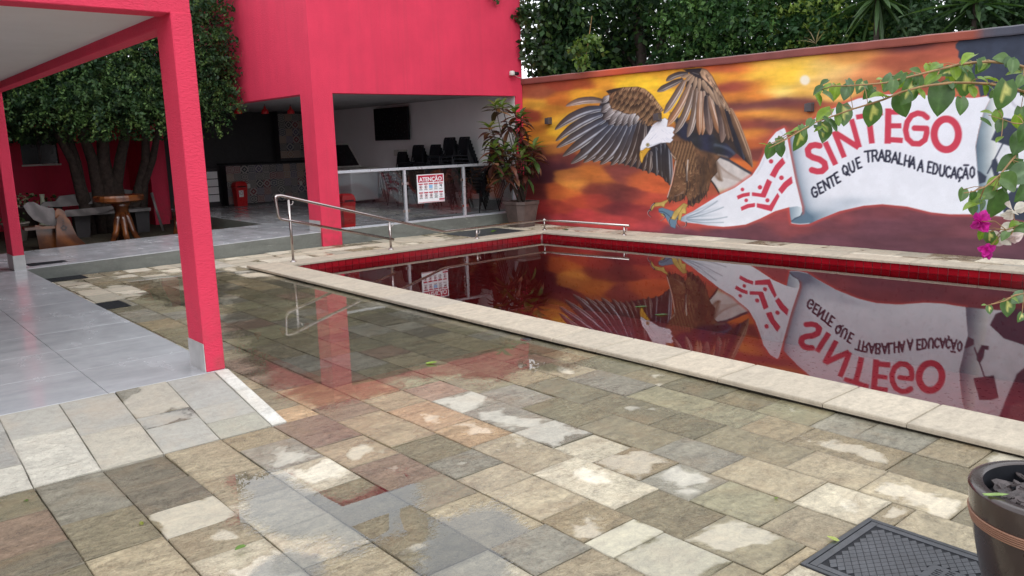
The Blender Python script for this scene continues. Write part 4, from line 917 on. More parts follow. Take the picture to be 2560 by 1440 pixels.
# left wing, under-layer and long feathers
poly(A_((860, 240), (1250, 420), (1400, 520), (1500, 600), (1749, 820), (1740, 1330), (1690, 1320), (1620, 1240), (1500, 1190), (1360, 1150), (1150, 1080), (900, 1040), (640, 1030), (560, 950), (620, 740), (700, 560)), lambda x, y: np.broadcast_to(np.array((50, 46, 52.)), x.shape+(3,)), 2, tex=0.15, edge=2)
LW = [((860, 270), (620, 262), (385, 335), 44, 0), ((845, 365), (540, 440), (245, 640), 58, 1), ((830, 445), (560, 560), (255, 785), 56, 1), ((870, 515), (560, 690), (265, 870), 54, 1), ((920, 575), (650, 760), (345, 980), 62, 1), ((970, 595), (730, 850), (450, 1075), 62, 1), ((1040, 600), (850, 850), (610, 1060), 60, 2), ((1110, 595), (950, 850), (735, 1055), 58, 2), ((1165, 600), (1020, 880), (825, 1085), 60, 2), ((1225, 600), (1120, 880), (965, 1095), 58, 2), ((1285, 585), (1195, 860), (1060, 1085), 52, 2), ((1335, 545), (1262, 850), (1140, 1105), 48, 3), ((1385, 525), (1325, 850), (1210, 1125), 46, 3), ((1400, 560), (1365, 860), (1300, 1145), 46, 3), ((1430, 940), (1410, 1060), (1375, 1172), 38, 3), ((1475, 940), (1465, 1080), (1450, 1205), 42, 3), ((1540, 890), (1548, 1060), (1552, 1232), 46, 4), ((1600, 850), (1612, 1050), (1620, 1250), 46, 4), ((1655, 830), (1670, 1080), (1672, 1310), 52, 4), ((1700, 850), (1712, 1110), (1722, 1355), 50, 4)]
FC = [((96, 80, 74), (150, 122, 108), (225, 212, 205)), ((66, 74, 92), (92, 74, 66), (212, 222, 236)), ((68, 74, 90), (84, 64, 52), (216, 222, 234)), ((62, 56, 58), (80, 58, 46), (196, 186, 180)), ((44, 46, 56), (66, 54, 48), (178, 186, 198))]
for a, b, c, w, k in LW: feather(A_(a, b, c), w/5.144*1.0, *FC[k][:2], hi=FC[k][2])
for a, b, w in (((935, 215), (850, 290), 50), ((960, 320), (840, 410), 62), ((1040, 380), (860, 510), 70), ((1090, 420), (935, 575), 66), ((1150, 430), (1020, 590), 60), ((1210, 430), (1105, 590), 56), ((1265, 430), (1185, 605), 54), ((1315, 465), (1255, 575), 44)):
    feather(A_(a, b), w/5.144*0.8, (205, 200, 200), (52, 44, 44), hi=(222, 222, 226), hs=0.5, round_=0.5)
poly(A_((905, 140), (1000, 112), (1130, 92), (1310, 85), (1400, 110), (1500, 190), (1580, 300), (1645, 385), (1600, 420), (1530, 560), (1430, 595), (1400, 520), (1345, 490), (1295, 425), (1200, 440), (1135, 425), (1080, 400), (970, 362), (940, 270), (950, 190)), BRN, 2, outline=(46, 36, 32), ow=1.3, tex=0.35)
rs = random.Random(4)
for k in range(240):
    x = rs.uniform(960, 1600); y = rs.uniform(105, 560)
    if not inpoly(np.array([x]), np.array([y]), [(960, 150), (1130, 100), (1310, 95), (1400, 120), (1500, 200), (1620, 380), (1520, 540), (1430, 570), (1300, 420), (1080, 390), (970, 340)])[0]: continue
    ang = math.radians(110 if y < 300 else 125)+rs.uniform(-.3, .3)-(x-1250)/1400; L = rs.uniform(30, 70)
    rim = (x-1250)/300-(y-110)/250 > 0.25
    stroke(A_((x, y), (x-L*math.cos(ang)*-1, y+L*math.sin(ang))), rs.uniform(1.2, 2.8), rs.choice([(60, 42, 32), (48, 36, 30), (140, 105, 72), (175, 135, 95), (64, 46, 36)] if not rim else [(190, 150, 110), (170, 130, 95), (70, 48, 36)]), 0.75, 0.8)
def row(tips, d, w, b, t_):
    for x, y in tips: feather(A_((x+d[0], y+d[1]), (x, y)), w/5.144*0.5, b, t_, hi=(196, 156, 112), dark=(44, 33, 28), hs=0.55, round_=0.5)
row(((1045, 205), (1110, 228), (1180, 238), (1250, 243), (1320, 262), (1390, 302), (1450, 342), (1520, 392)), (45, -85), 62, (84, 60, 44), (134, 100, 70))
row(((1005, 275), (1060, 302), (1130, 332), (1200, 342), (1270, 348), (1340, 382), (1400, 412), (1460, 452), (1520, 472)), (52, -95), 66, (66, 47, 36), (140, 104, 72))
row(((978, 362), (1030, 385), (1085, 405), (1140, 428), (1205, 440), (1250, 432), (1295, 428), (1345, 490), (1400, 525), (1440, 590), (1510, 562)), (55, -105), 66, (58, 42, 33), (152, 114, 78))
for k in range(60):
    s = k/60*5; e = [(1130, 92), (1310, 85), (1400, 110), (1500, 190), (1580, 300), (1640, 380)]; i0 = min(int(s), 4); f_ = s-i0; x = e[i0][0]*(1-f_)+e[i0+1][0]*f_; y = e[i0][1]*(1-f_)+e[i0+1][1]*f_
    stroke(A_((x, y+4), (x-16-rs.uniform(0, 14), y+34+rs.uniform(0, 16))), 1.1, rs.choice([(214, 174, 132), (190, 150, 110), (88, 62, 46)]), 0.85, 0.7)
poly(A_((905, 140), (960, 120), (1090, 112), (1010, 150), (970, 170), (940, 165)), (50, 40, 36), 2)
# body
poly([(1665, 357), (1690, 330), (1720, 300), (1800, 310), (1840, 370), (1836, 386), (1822, 398), (1806, 388), (1790, 404), (1794, 430), (1780, 446), (1770, 478), (1757, 496), (1748, 508), (1740, 506), (1733, 517), (1722, 508), (1717, 486), (1706, 500), (1690, 505), (1682, 500), (1672, 503), (1668, 494), (1681, 462), (1690, 420), (1690, 402), (1678, 380)], BRN, 2, outline=(50, 38, 34), ow=1.0, tex=0.35)
poly(B_((300, 700), (560, 860), (900, 960), (1110, 900), (1240, 1120), (1180, 1245), (1090, 1310), (900, 1250), (700, 1200), (560, 1100), (440, 1040), (360, 960), (380, 860)), lambda x, y: np.stack([46+0*x, 48+0*x, 60+8*np.sin(x/9.0)], -1), 2, edge=7, tex=0.2)
stroke(B_((900, 1130), (1050, 1170), (1150, 1240)), 6, (92, 108, 132), 0.55, 1.0); stroke(B_((940, 1260), (1060, 1290)), 4, (150, 140, 130), 0.5, 1.0)
for k in range(120):                       # breast and thigh scallops
    x = rs.uniform(1672, 1752); y = rs.uniform(352, 490)
    if not inpoly(np.array([x]), np.array([y]), [(1672, 362), (1700, 350), (1735, 370), (1752, 400), (1765, 440), (1745, 495), (1722, 500), (1700, 480), (1682, 492), (1688, 440), (1692, 405)])[0]: continue
    stroke([(x-2.4, y-1), (x, y+2.2), (x+2.6, y-0.6)], 0.8, rs.choice([(178, 138, 96), (160, 120, 82), (60, 42, 34), (190, 150, 110)]), 0.75, 0.6)
for j in range(9):
    for i_ in range(7):
        x = 1680+i_*8+(4 if j % 2 else 0)+j*1.6; y = 362+j*8.5
        if x < 1742: feather([(x-1, y-8), (x+1, y+4)], 3.6, (84, 58, 42), (150, 112, 76), hi=(190, 148, 104), dark=(46, 34, 30), hs=0.5, round_=0.6)
for k in range(70):                        # ragged dark thigh feathering
    x = rs.uniform(1722, 1775); y = rs.uniform(400, 500)-(x-1722)*0.35
    stroke([(x, y), (x+rs.uniform(-4, 3), y+rs.uniform(10, 20))], 1.1, rs.choice([(52, 42, 40), (64, 50, 44), (108, 80, 58)]), 0.7, 0.7)
for k in range(26):
    x = rs.uniform(1720, 1768); y = 512-(x-1722)*0.62+rs.uniform(-4, 4); stroke([(x, y-8), (x+rs.uniform(-2, 2), y+5)], 1.2, (50, 40, 40), 0.9, 0.6, 2)
for k in range(16):
    x = rs.uniform(1674, 1715); y = 503-(x-1674)*0.25+rs.uniform(-3, 3); stroke([(x, y-8), (x+rs.uniform(-2, 2), y+4)], 1.2, (54, 44, 42), 0.9, 0.6, 2)
stroke(C_((722, 140), (690, 330), (650, 520), (585, 735)), 1.7, (216, 205, 196), 0.85, 0.8); stroke(C_((920, 130), (905, 330), (905, 480)), 2.2, (225, 215, 205), 0.9, 0.8)
stroke(C_((905, 480), (905, 600), (880, 690)), 2.4, (46, 38, 38), 0.8, 0.7); stroke(C_((850, 180), (890, 330), (895, 480)), 4.2, (50, 42, 42), 0.65, 1.0)
stroke(C_((700, 720), (780, 690), (850, 640)), 1.4, (150, 130, 125), 0.6, 0.8); stroke(C_((640, 20), (720, 110)), 1.6, (215, 195, 170), 0.8, 0.8)
# right wing
poly(B_((560, 170), (720, 108), (790, 130), (860, 210), (960, 410), (1110, 680), (1240, 950), (1395, 1430), (1280, 1330), (1180, 1240), (1050, 1110), (950, 1090), (880, 990), (690, 990), (560, 950), (600, 700), (500, 350)), (58, 48, 46), 2, edge=1.0, tex=0.25)
RW = [((520, 175), (370, 205), (245, 280), 42, 0), ((450, 262), (290, 335), (125, 420), 46, 0), ((480, 290), (360, 500), (215, 712), 52, 1), ((555, 340), (430, 610), (238, 888), 58, 2), ((600, 380), (510, 690), (352, 978), 54, 1), ((650, 400), (610, 750), (527, 1028), 52, 1), ((745, 430), (742, 720), (730, 1000), 44, 2), ((700, 430), (682, 720), (690, 1000), 46, 2), ((785, 500), (805, 760), (832, 1000), 60, 3), ((825, 500), (890, 740), (960, 988), 54, 2), ((880, 420), (985, 800), (985, 1102), 58, 3), ((950, 560), (1040, 820), (1075, 1070), 40, 4), ((1000, 600), (1085, 840), (1130, 1090), 40, 4), ((1040, 640), (1150, 960), (1215, 1230), 44, 5), ((1075, 660), (1190, 990), (1282, 1335), 54, 5), ((1105, 670), (1240, 1010), (1395, 1430), 58, 4)]
RC = [((66, 58, 58), (96, 84, 78), (190, 180, 176)), ((118, 94, 78), (122, 102, 90), (226, 218, 214)), ((150, 120, 100), (168, 108, 66), (236, 214, 200)), ((52, 46, 50), (140, 112, 100), (160, 140, 128)), ((128, 92, 66), (100, 76, 62), (224, 186, 152)), ((44, 44, 54), (40, 44, 58), (124, 134, 154))]
for a, b, c, w, k in RW: feather(B_(a, b, c), w/5.332*0.88, *RC[k][:2], hi=RC[k][2], round_=0.22)
for a, b, w in (((570, 195), (440, 232), 30), ((590, 205), (490, 292), 34), ((610, 225), (540, 345), 36), ((645, 240), (612, 405), 36), ((690, 250), (682, 432), 36), ((735, 285), (805, 440), 48), ((800, 360), (930, 600), 38), ((880, 370), (965, 640), 34), ((930, 440), (1030, 660), 30), ((840, 250), (930, 420), 34)):
    feather(B_(a, b), w/5.332*0.75, (170, 140, 112), (150, 122, 100), hi=(196, 170, 145), hs=0.45, round_=0.5)
poly(B_((720, 105), (780, 125), (855, 205), (905, 312), (965, 412), (1062, 582), (1112, 682), (1085, 690), (1000, 570), (905, 410), (800, 305), (715, 225), (690, 160)), (166, 132, 104), 2, outline=(62, 50, 46), ow=0.9, tex=0.5)
for k in range(34):
    s = rs.random(); x = 740+s*340; y = 150+s*s*140+s*400+rs.uniform(-25, 25); stroke(B_((x, y), (x+rs.uniform(10, 45), y+rs.uniform(30, 70))), rs.uniform(0.8, 1.8), rs.choice([(60, 48, 44), (80, 62, 54), (205, 170, 140)]), 0.7, 0.7)
poly(B_((465, 125), (560, 115), (720, 104), (700, 160), (645, 152), (720, 232), (700, 248), (640, 222), (560, 172)), (46, 42, 48), 2); stroke(B_((600, 165), (680, 190)), 1.4, (150, 140, 135), 0.6, 0.8)
# head, beak, eye
HEAD = [(1646, 302), (1632, 312), (1620, 334), (1606, 352), (1601, 367), (1601, 382), (1612, 374), (1629, 367), (1651, 358), (1668, 356), (1676, 357), (1684, 349), (1680, 345), (1687, 337), (1683, 331), (1688, 322), (1682, 317), (1668, 316), (1671, 300), (1663, 294)]
poly(HEAD, (232, 235, 243), 2, outline=(120, 120, 132), ow=0.7)
for k in range(26):
    x = rs.uniform(1622, 1676); y = rs.uniform(312, 350); L = rs.uniform(6, 14)
    if inpoly(np.array([x]), np.array([y]), HEAD)[0]: stroke([(x, y), (x-L*0.6, y+L*0.62)] if x < 1650 else [(x, y), (x+L*0.5, y+L*0.45)], 0.9, rs.choice([(176, 186, 206), (198, 204, 220), (250, 250, 252)]), 0.6, 0.8)
stroke([(1606, 372), (1628, 364), (1655, 355)], 2.0, (170, 178, 196), 0.5, 1.0)
poly(A_((1420, 868), (1482, 880), (1440, 932), (1390, 1002), (1366, 1072), (1345, 1042), (1333, 960), (1343, 908), (1378, 898)), (214, 160, 46), 2, outline=(110, 76, 30), ow=0.7); stroke(A_((1470, 886), (1425, 945), (1388, 1000)), 0.7, (80, 52, 22), 0.9, 0.5); stroke(A_((1352, 925), (1362, 990), (1364, 1040)), 1.4, (242, 205, 100), 0.7, 0.9); stroke(A_((1356, 930), (1366, 928)), 0.7, (60, 40, 20), 0.9)
stroke(A_((1400, 880), (1450, 850), (1490, 830)), 1.4, (150, 150, 150), 0.5, 1.0)
for r_, c_ in ((4.4, (40, 34, 34)), (3.6, (226, 214, 150)), (1.8, (20, 18, 18))):
    i = sel(1612, 1628, 353, 370); d = np.hypot(PXc[i]-1620, PYc[i]-361.7); lay(i, np.clip((r_-d)/0.6+0.5, 0, 1), c_, 2)
# --- banner
WHT = np.array((222, 226, 236.))
main = D_((640, 545), (760, 440), (900, 340), (1080, 262), (1200, 217), (1400, 185), (1600, 178), (1900, 198), (2150, 212), (2300, 190), (2230, 330), (2190, 480), (2165, 610), (2180, 780), (2195, 930), (2165, 1050), (2140, 1166), (1950, 1166), (1800, 1150), (1600, 1102), (1400, 1083), (1250, 1095), (1050, 1140), (900, 1200), (800, 1245), (720, 1250), (655, 1240), (645, 1190), (635, 1108), (690, 1000), (650, 700))
def bcol(x, y):
    zx, zy = (x-1780)*3.282, (y-180)*3.282
    e = np.interp(zy, [500, 700, 900, 1100, 1250], [625, 650, 690, 745, 790]); k = np.exp(-np.clip(zx-e, 0, 999)/62.0)*0.95
    k2 = np.exp(-((zy-(1240-0.30*(zx-700)))/70.0)**2)*np.clip((1250-zx)/420, 0, 1)*0.55
    k3 = np.exp(-((zx-(1180))/260.0)**2-((zy-1060)/40)**2)*0.18
    k = np.clip(k+k2+k3, 0, 0.95)[:, None]; return WHT*(1-k)+np.array((82, 108, 130.))*k
poly(main, bcol, 3, tex=0.03, halo=(205, 75, 70))
tailb = D_((0, 1010), (110, 960), (250, 905), (330, 850), (390, 760), (430, 670), (470, 560), (530, 490), (595, 457), (607, 480), (622, 545), (650, 700), (690, 900), (722, 1030), (742, 1110), (740, 1150), (715, 1120), (635, 1108), (520, 1140), (400, 1200), (280, 1250), (130, 1268), (0, 1262))
tailb = C_((800, 1075), (890, 1020), (1000, 970), (1100, 905), (1270, 800), (1450, 690), (1640, 605), (1700, 575)) + tailb[2:-1] + C_((1700, 1205), (1500, 1222), (1250, 1200), (1080, 1170), (880, 1150), (800, 1125))
def tcol(x, y):
    zx, zy = (x-1580)*6.545, (y-380)*6.545; k = np.clip((1500-zx)/640, 0, 1)*0.62; a = np.arctan2(zy-1090, zx-760); k = k*(0.62+0.38*np.sin(a*42.0))
    k = k+np.clip((900-zx)/100, 0, 1)*0.3; k = np.clip(k, 0, 0.9)[:, None]; return WHT*(1-k)+np.array((88, 116, 138.))*k
poly(tailb, tcol, 3, tex=0.03, halo=(205, 80, 70))
stroke(D_((560, 480), (600, 560), (620, 700)), 4, (188, 196, 208), 0.5, 1.0); stroke(D_((470, 590), (430, 720), (370, 830)), 4, (196, 202, 214), 0.55, 1.0)
for k, (p, q, r) in enumerate((((900, 1070), (1150, 960), (1400, 800)), ((900, 1085), (1200, 1010), (1500, 900)), ((900, 1100), (1200, 1110), (1560, 1060)), ((920, 1120), (1200, 1150), (1500, 1150)))): stroke(C_(p, q, r), 2.2, (92, 116, 136), 0.55, 1.0)
poly(D_((636, 1110), (700, 1100), (738, 1112), (744, 1150), (725, 1180), (680, 1195), (655, 1218), (648, 1195)), lambda x, y: np.stack([120+(x-1974)*2.6, 142+(x-1974)*2.3, 160+(x-1974)*2.0], -1), 3, edge=1.2); stroke(D_((655, 1222), (690, 1200), (730, 1180), (744, 1148)), 1.6, (54, 68, 86), 0.85, 0.7); stroke(D_((652, 1236), (720, 1246), (800, 1240)), 1.2, (236, 240, 246), 0.8, 0.7)
# feet and the knotted end of the cloth
poly(C_((438, 925), (500, 908), (690, 970), (805, 1078), (742, 1120), (712, 1252), (640, 1222), (560, 1082), (530, 1020), (442, 982)), (98, 128, 152), 3, outline=(60, 84, 108), ow=0.8); stroke(C_((445, 975), (520, 980), (620, 1050)), 1.1, (40, 60, 84), 0.9, 0.6)
YEL = (192, 162, 84)
for P in (((540, 792), (600, 770), (590, 812), (545, 850), (532, 902), (470, 882), (380, 892), (358, 860), (390, 825), (480, 820)), ((380, 880), (350, 930), (315, 970), (320, 900), (355, 850)), ((850, 830), (922, 862), (890, 920), (892, 1012), (832, 1002), (800, 1122), (750, 1102), (772, 1010), (712, 1112), (640, 1092), (692, 970), (780, 890)), ((470, 1000), (525, 1010), (520, 1060), (490, 1040))):
    poly(C_(*P), YEL, 2, outline=(112, 84, 40), ow=0.8, tex=0.25)
stroke(C_((770, 1010), (800, 960), (840, 900)), 0.7, (110, 84, 40), 0.8)
for P in (((372, 835), (318, 895), (316, 968)), ((298, 945), (268, 1000), (320, 1060)), ((520, 1020), (538, 1070), (470, 1122)), ((640, 1072), (608, 1130), (630, 1190)), ((752, 1090), (738, 1155), (780, 1222)), ((892, 1150), (882, 1205), (830, 1216))):
    stroke(C_(*P), 2.1, (46, 34, 38), 1.0, 0.3, 2, 0.6); stroke(C_(*[(x-6, y+4) for x, y in P]), 0.8, (232, 222, 222), 0.9, 0.6, None, 0.4)
# emblem
ER = (203, 58, 80)
for x, y, r in ((487, 732, 18), (572, 867, 19), (396, 945, 18), (252, 963, 15), (283, 1052, 15), (457, 1052, 17)):
    c0 = D_((x, y))[0]; i = sel(c0[0]-9, c0[0]+9, c0[1]-9, c0[1]+9); d = np.hypot(PXc[i]-c0[0], PYc[i]-c0[1]); lay(i, np.clip((r/3.282-d)/0.5+0.5, 0, 1), ER, 4)
for P in (((475, 845), (520, 765), (580, 700), (605, 745), (555, 800), (520, 868)), ((545, 965), (590, 905), (655, 855), (665, 910), (620, 945), (575, 1000)), ((330, 985), (405, 995), (455, 875), (495, 900), (440, 1030), (330, 1015)), ((205, 1015), (255, 995), (312, 985), (312, 1015), (260, 1025), (215, 1045)), ((370, 1075), (475, 1092), (540, 990), (557, 1020), (492, 1143), (370, 1110)), ((237, 1108), (290, 1083), (355, 1073), (355, 1105), (300, 1115), (245, 1138))): poly(D_(*P), ER, 4, edge=0.5)
# lettering
def ls(P, w):
    if len(P) == 2:                                        # straight limb with square ends
        a, b = np.array(P[0], float), np.array(P[1], float); e = (b-a)/np.linalg.norm(b-a); n_ = np.array([-e[1], e[0]])*w/2; a = a-e*w*0.28; b = b+e*w*0.28
        poly(D_(*[tuple(q) for q in (a+n_, b+n_, b-n_, a-n_)]), ER, 5, edge=0.5)
    else: stroke(D_(*P), w/2/3.282, ER, 1.0, 0.12, 5)
ls(((885, 604), (850, 597), (812, 605), (788, 635), (795, 678), (830, 700), (885, 716), (925, 745), (934, 785), (905, 812), (865, 815), (822, 803)), 50)
ls(((936, 585), (1012, 748)), 46); ls(((1008, 498), (1084, 688)), 44); ls(((1020, 500), (1196, 612)), 46); ls(((1150, 398), (1208, 606)), 44)
ls(((1196, 368), (1392, 335)), 40); ls(((1288, 360), (1314, 572)), 48); ls(((1450, 312), (1444, 572)), 52); ls(((1450, 328), (1560, 328)), 42); ls(((1450, 440), (1545, 440)), 42); ls(((1445, 552), (1556, 560)), 44)
ls(((1768, 372), (1735, 345), (1690, 336), (1640, 356), (1604, 410), (1591, 475), (1606, 545), (1650, 586), (1705, 588), (1750, 555), (1764, 500), (1764, 462), (1664, 459)), 46)
oc = np.array([(1925+100*math.cos(t), 510+126*math.sin(t)) for t in np.linspace(0, 2*math.pi, 40)]); ls([tuple(p) for p in oc], 58)
GL = dict(G=[[(.95, .8), (.6, 1), (.2, .85), (.05, .5), (.2, .12), (.6, 0), (.95, .15), (.95, .45), (.6, .45)]], E=[[(.1, 0), (.1, 1)], [(.1, 1), (.9, 1)], [(.1, .52), (.75, .52)], [(.1, 0), (.9, 0)]], N=[[(.05, 0), (.05, 1)], [(.05, 1), (.95, 0)], [(.95, 0), (.95, 1)]], T=[[(0, 1), (1, 1)], [(.5, 1), (.5, 0)]], Q=[[(.5, 1), (.1, .75), (.05, .3), (.5, 0), (.95, .3), (.9, .75), (.5, 1)], [(.55, .3), (1, -.15)]], U=[[(.05, 1), (.05, .3), (.3, 0), (.7, 0), (.95, .3), (.95, 1)]], R=[[(.05, 0), (.05, 1)], [(.05, 1), (.7, 1), (.9, .75), (.7, .5), (.05, .5)], [(.5, .5), (.95, 0)]], A=[[(0, 0), (.5, 1)], [(.5, 1), (1, 0)], [(.2, .35), (.8, .35)]], B=[[(.05, 0), (.05, 1)], [(.05, 1), (.7, 1), (.85, .77), (.6, .53), (.05, .53)], [(.6, .53), (.95, .27), (.7, 0), (.05, 0)]], L=[[(.1, 1), (.1, 0)], [(.1, 0), (.9, 0)]], H=[[(.05, 0), (.05, 1)], [(.95, 0), (.95, 1)], [(.05, .5), (.95, .5)]], D=[[(.05, 0), (.05, 1)], [(.05, 1), (.6, .95), (.95, .5), (.6, .05), (.05, 0)]], C=[[(.95, .82), (.6, 1), (.2, .85), (.05, .5), (.2, .15), (.6, 0), (.95, .18)]], O=[[(.5, 1), (.1, .8), (.05, .3), (.5, 0), (.95, .3), (.9, .8), (.5, 1)]])
GL['Ç'] = GL['C']+[[(.55, 0), (.65, -.15), (.45, -.28)]]; GL['Ã'] = GL['A']+[[(.1, 1.22), (.9, 1.26)]]
WORD = [('G', 842, 985, 46, -24), ('E', 893, 950, 40, -26), ('N', 940, 921, 44, -28), ('T', 988, 896, 44, -30), ('E', 1030, 866, 38, -30), ('Q', 1096, 805, 46, -28), ('U', 1150, 778, 42, -26), ('E', 1206, 745, 38, -24), ('T', 1284, 692, 54, -8), ('R', 1340, 686, 48, -5), ('A', 1394, 684, 48, 2), ('B', 1450, 690, 42, 6), ('A', 1504, 702, 48, 9), ('L', 1554, 710, 36, 11), ('H', 1604, 728, 42, 13), ('A', 1650, 742, 44, 15), ('A', 1716, 768, 44, 12), ('E', 1790, 780, 36, 13), ('D', 1838, 794, 42, 11), ('U', 1890, 808, 40, 10), ('C', 1940, 818, 40, 9), ('A', 1989, 826, 44, 8), ('Ç', 2036, 828, 38, 8), ('Ã', 2084, 828, 44, 6), ('O', 2138, 822, 38, 4)]
for ch, cx, cy, w, an in WORD:
    a = math.radians(an); h = 88
    for st in GL[ch]:
        P = []
        for (lx, ly) in st:
            dx = (lx-0.5)*w; dy = -(ly-0.5)*h; P.append((cx+dx*math.cos(a)-dy*math.sin(a)*0.6, cy+dx*math.sin(a)+dy*math.cos(a)))
        if len(P) == 3: P.append((P[2][0]+0.01, P[2][1]+0.01))
        stroke(D_(*P), 15/2/3.282, (36, 38, 58), 1.0, 0.12, 5)
# dark figure with placard at the wall's right part
SL = (54, 62, 80)
edge_ = [(2398, 60), (2400, 84), (2393, 92), (2400, 101), (2390, 110), (2390, 120), (2398, 128), (2396, 142), (2404, 150), (2406, 168), (2420, 176), (2418, 190), (2432, 196), (2430, 210), (2446, 216), (2452, 242), (2466, 236)]
poly(edge_+[(2480, 250), (2700, 250), (3200, 250), (3200, -40), (2700, 20)], SL, 6, edge=2.0, tex=0.12)
poly([(2481, 238), (2700, 215), (3200, 180), (3200, 640), (2700, 570), (2560, 545), (2432, 535), (2448, 463), (2444, 418), (2440, 366), (2448, 326), (2460, 280)], lambda x, y: np.stack([np.clip(88+(x-2442)*2.6, 88, 214), np.clip(112+(x-2442)*2.2, 112, 218), np.clip(130+(x-2442)*1.8, 130, 226)], -1), 6, edge=2.0, tex=0.06)
stroke([(2560, 180), (2530, 240), (2548, 268)], 5, (150, 150, 165), 0.5, 1.0)
poly(E_((1000, 730), (1120, 750), (1185, 782), (1105, 1012), (905, 945)), SL, 6, edge=1.4, tex=0.1); stroke(E_((1012, 985), (870, 1262)), 2.1, SL, 1.0, 0.4, 6)
poly(E_((915, 1135), (950, 1115), (975, 1180), (975, 1260), (1010, 1260), (1010, 1300), (935, 1300), (905, 1190)), SL, 6, edge=1.2); poly(E_((772, 1235), (800, 1245), (862, 1292), (850, 1345), (790, 1362)), SL, 6, edge=1.5)
poly([(2500, 500), (2540, 470), (2600, 460), (3200, 430), (3200, 620), (2620, 560), (2540, 548), (2510, 530)], SL, 6, edge=2.5, tex=0.1)
poly([(2555, 200), (2640, 170), (2760, 200), (2780, 430), (2640, 440), (2590, 380), (2572, 300)], SL, 6, edge=3, tex=0.1)
poly([(2580, 190), (2640, 150), (2720, 180), (2740, 300), (2660, 330), (2590, 290)], (96, 92, 100), 6, edge=3, tex=0.1)
# --- turn the canvas into coloured wall cells, one sheet per painted thing
stroke([(1745, 395), (1760, 430), (1752, 480)], 12, (58, 46, 40), 0.6, 1.0); stroke([(1760, 380), (1785, 400), (1784, 430)], 10, (60, 48, 42), 0.5, 1.0)
lum = CAN.mean(-1, keepdims=True); CAN = np.clip(lum+(CAN-lum)*0.90, 4, 250)
CL = CAN.reshape(nv, SS, nu, SS, 3).mean((1, 3)); LM = LID.reshape(nv, SS, nu, SS)[:, 0, :, 0]
gu = np.linspace(0, UL, nu+1); gv_ = np.linspace(0, VH, nv+1); GU, GV = np.meshgrid(gu, gv_)
Cn = np.zeros((nv+1, nu+1, 3)); Wn = np.zeros((nv+1, nu+1, 1))
for dj in (0, 1):
    for di in (0, 1): Cn[dj:nv+dj, di:nu+di] += CL; Wn[dj:nv+dj, di:nu+di] += 1
Cn = 0.5*Cn/Wn; Cn[:nv, :nu] += 0.5*CL; Cn[nv] = Cn[nv-1]; Cn[:, nu] = Cn[:, nu-1]
LIN = s2l(Cn)*1.06; RGBA = np.concatenate([LIN, np.ones(LIN.shape[:2]+(1,))], -1).reshape(-1, 4)
VW = np.stack([M0[0]+ME[0]*GU+MN[0]*0.004, M0[1]+ME[1]*GU+MN[1]*0.004, GV], -1).reshape(-1, 3)
jj, ii = np.meshgrid(np.arange(nv), np.arange(nu), indexing='ij'); q0 = jj*(nu+1)+ii
QD = np.stack([q0, q0+1, q0+nu+2, q0+nu+1], -1)
for lid, nm in ((0, 'painted_sunset_sky'), (2, 'painted_eagle'), (3, 'painted_banner'), (4, 'painted_emblem'), (5, 'painted_lettering'), (6, 'painted_figure')):
    q = QD[(LM == lid) if lid else (LM < 2)]
    if not len(q): continue
    used_v, inv = np.unique(q, return_inverse=True); bigmesh(nm, VW[used_v], inv.reshape(-1, 4), M['paint'], mw, {'Col': RGBA[used_v]})
# wall body, painted continuation out of frame, and the capping course
def wpt(u, n): return (M0[0]+ME[0]*u+MN[0]*n, M0[1]+ME[1]*u+MN[1]*n)
def wbox(u0, u1, n0, n1, z0, z1):
    b = [wpt(u0, n0), wpt(u1, n0), wpt(u1, n1), wpt(u0, n1)]; return MB().prism(b, (z0, z1))
wbox(0.0, 16, -0.2, 0.0, -0.04, VH).build('wall_body', M['wallback'], mw)
raw('painted_continuation', [(*wpt(UL+0.001, 0.004), 0), (*wpt(16, 0.004), 0), (*wpt(16, 0.004), VH), (*wpt(UL+0.001, 0.004), VH)], [(0, 1, 2, 3)], M['slate'], parent=mw)
mb = MB(); n_ = 110; cols = []
prof = [(-0.24, VH+0.001), (0.045, VH+0.001), (0.05, VH+0.02), (0.05, VH+0.10), (0.04, VH+0.118), (-0.24, VH+0.125)]
for k in range(n_+1):
    u = 16*k/n_; j = random.uniform(-0.003, 0.003)
    cc = np.array([np.interp(u, [0, 1.5, 2.6, 3.3, 4.2, 6.0, 8.6, 8.75, 16], [c[k2] for c in ((128, 72, 66), (140, 78, 68), (205, 90, 60), (150, 76, 68), (122, 70, 68), (128, 74, 70), (150, 80, 66), (78, 80, 92), (70, 76, 90))]) for k2 in range(3)])
    lc = s2l(cc)*random.uniform(0.88, 1.1)
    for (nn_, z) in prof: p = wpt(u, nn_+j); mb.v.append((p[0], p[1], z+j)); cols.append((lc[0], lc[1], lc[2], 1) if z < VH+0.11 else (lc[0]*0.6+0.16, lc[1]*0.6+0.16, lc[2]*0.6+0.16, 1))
for k in range(n_):
    for r in range(6): a = k*6+r; b2 = k*6+(r+1) % 6; mb.f.append((a, b2, b2+6, a+6))
mb.build('capping', M['cap'], mw, attrs={'Col': cols})
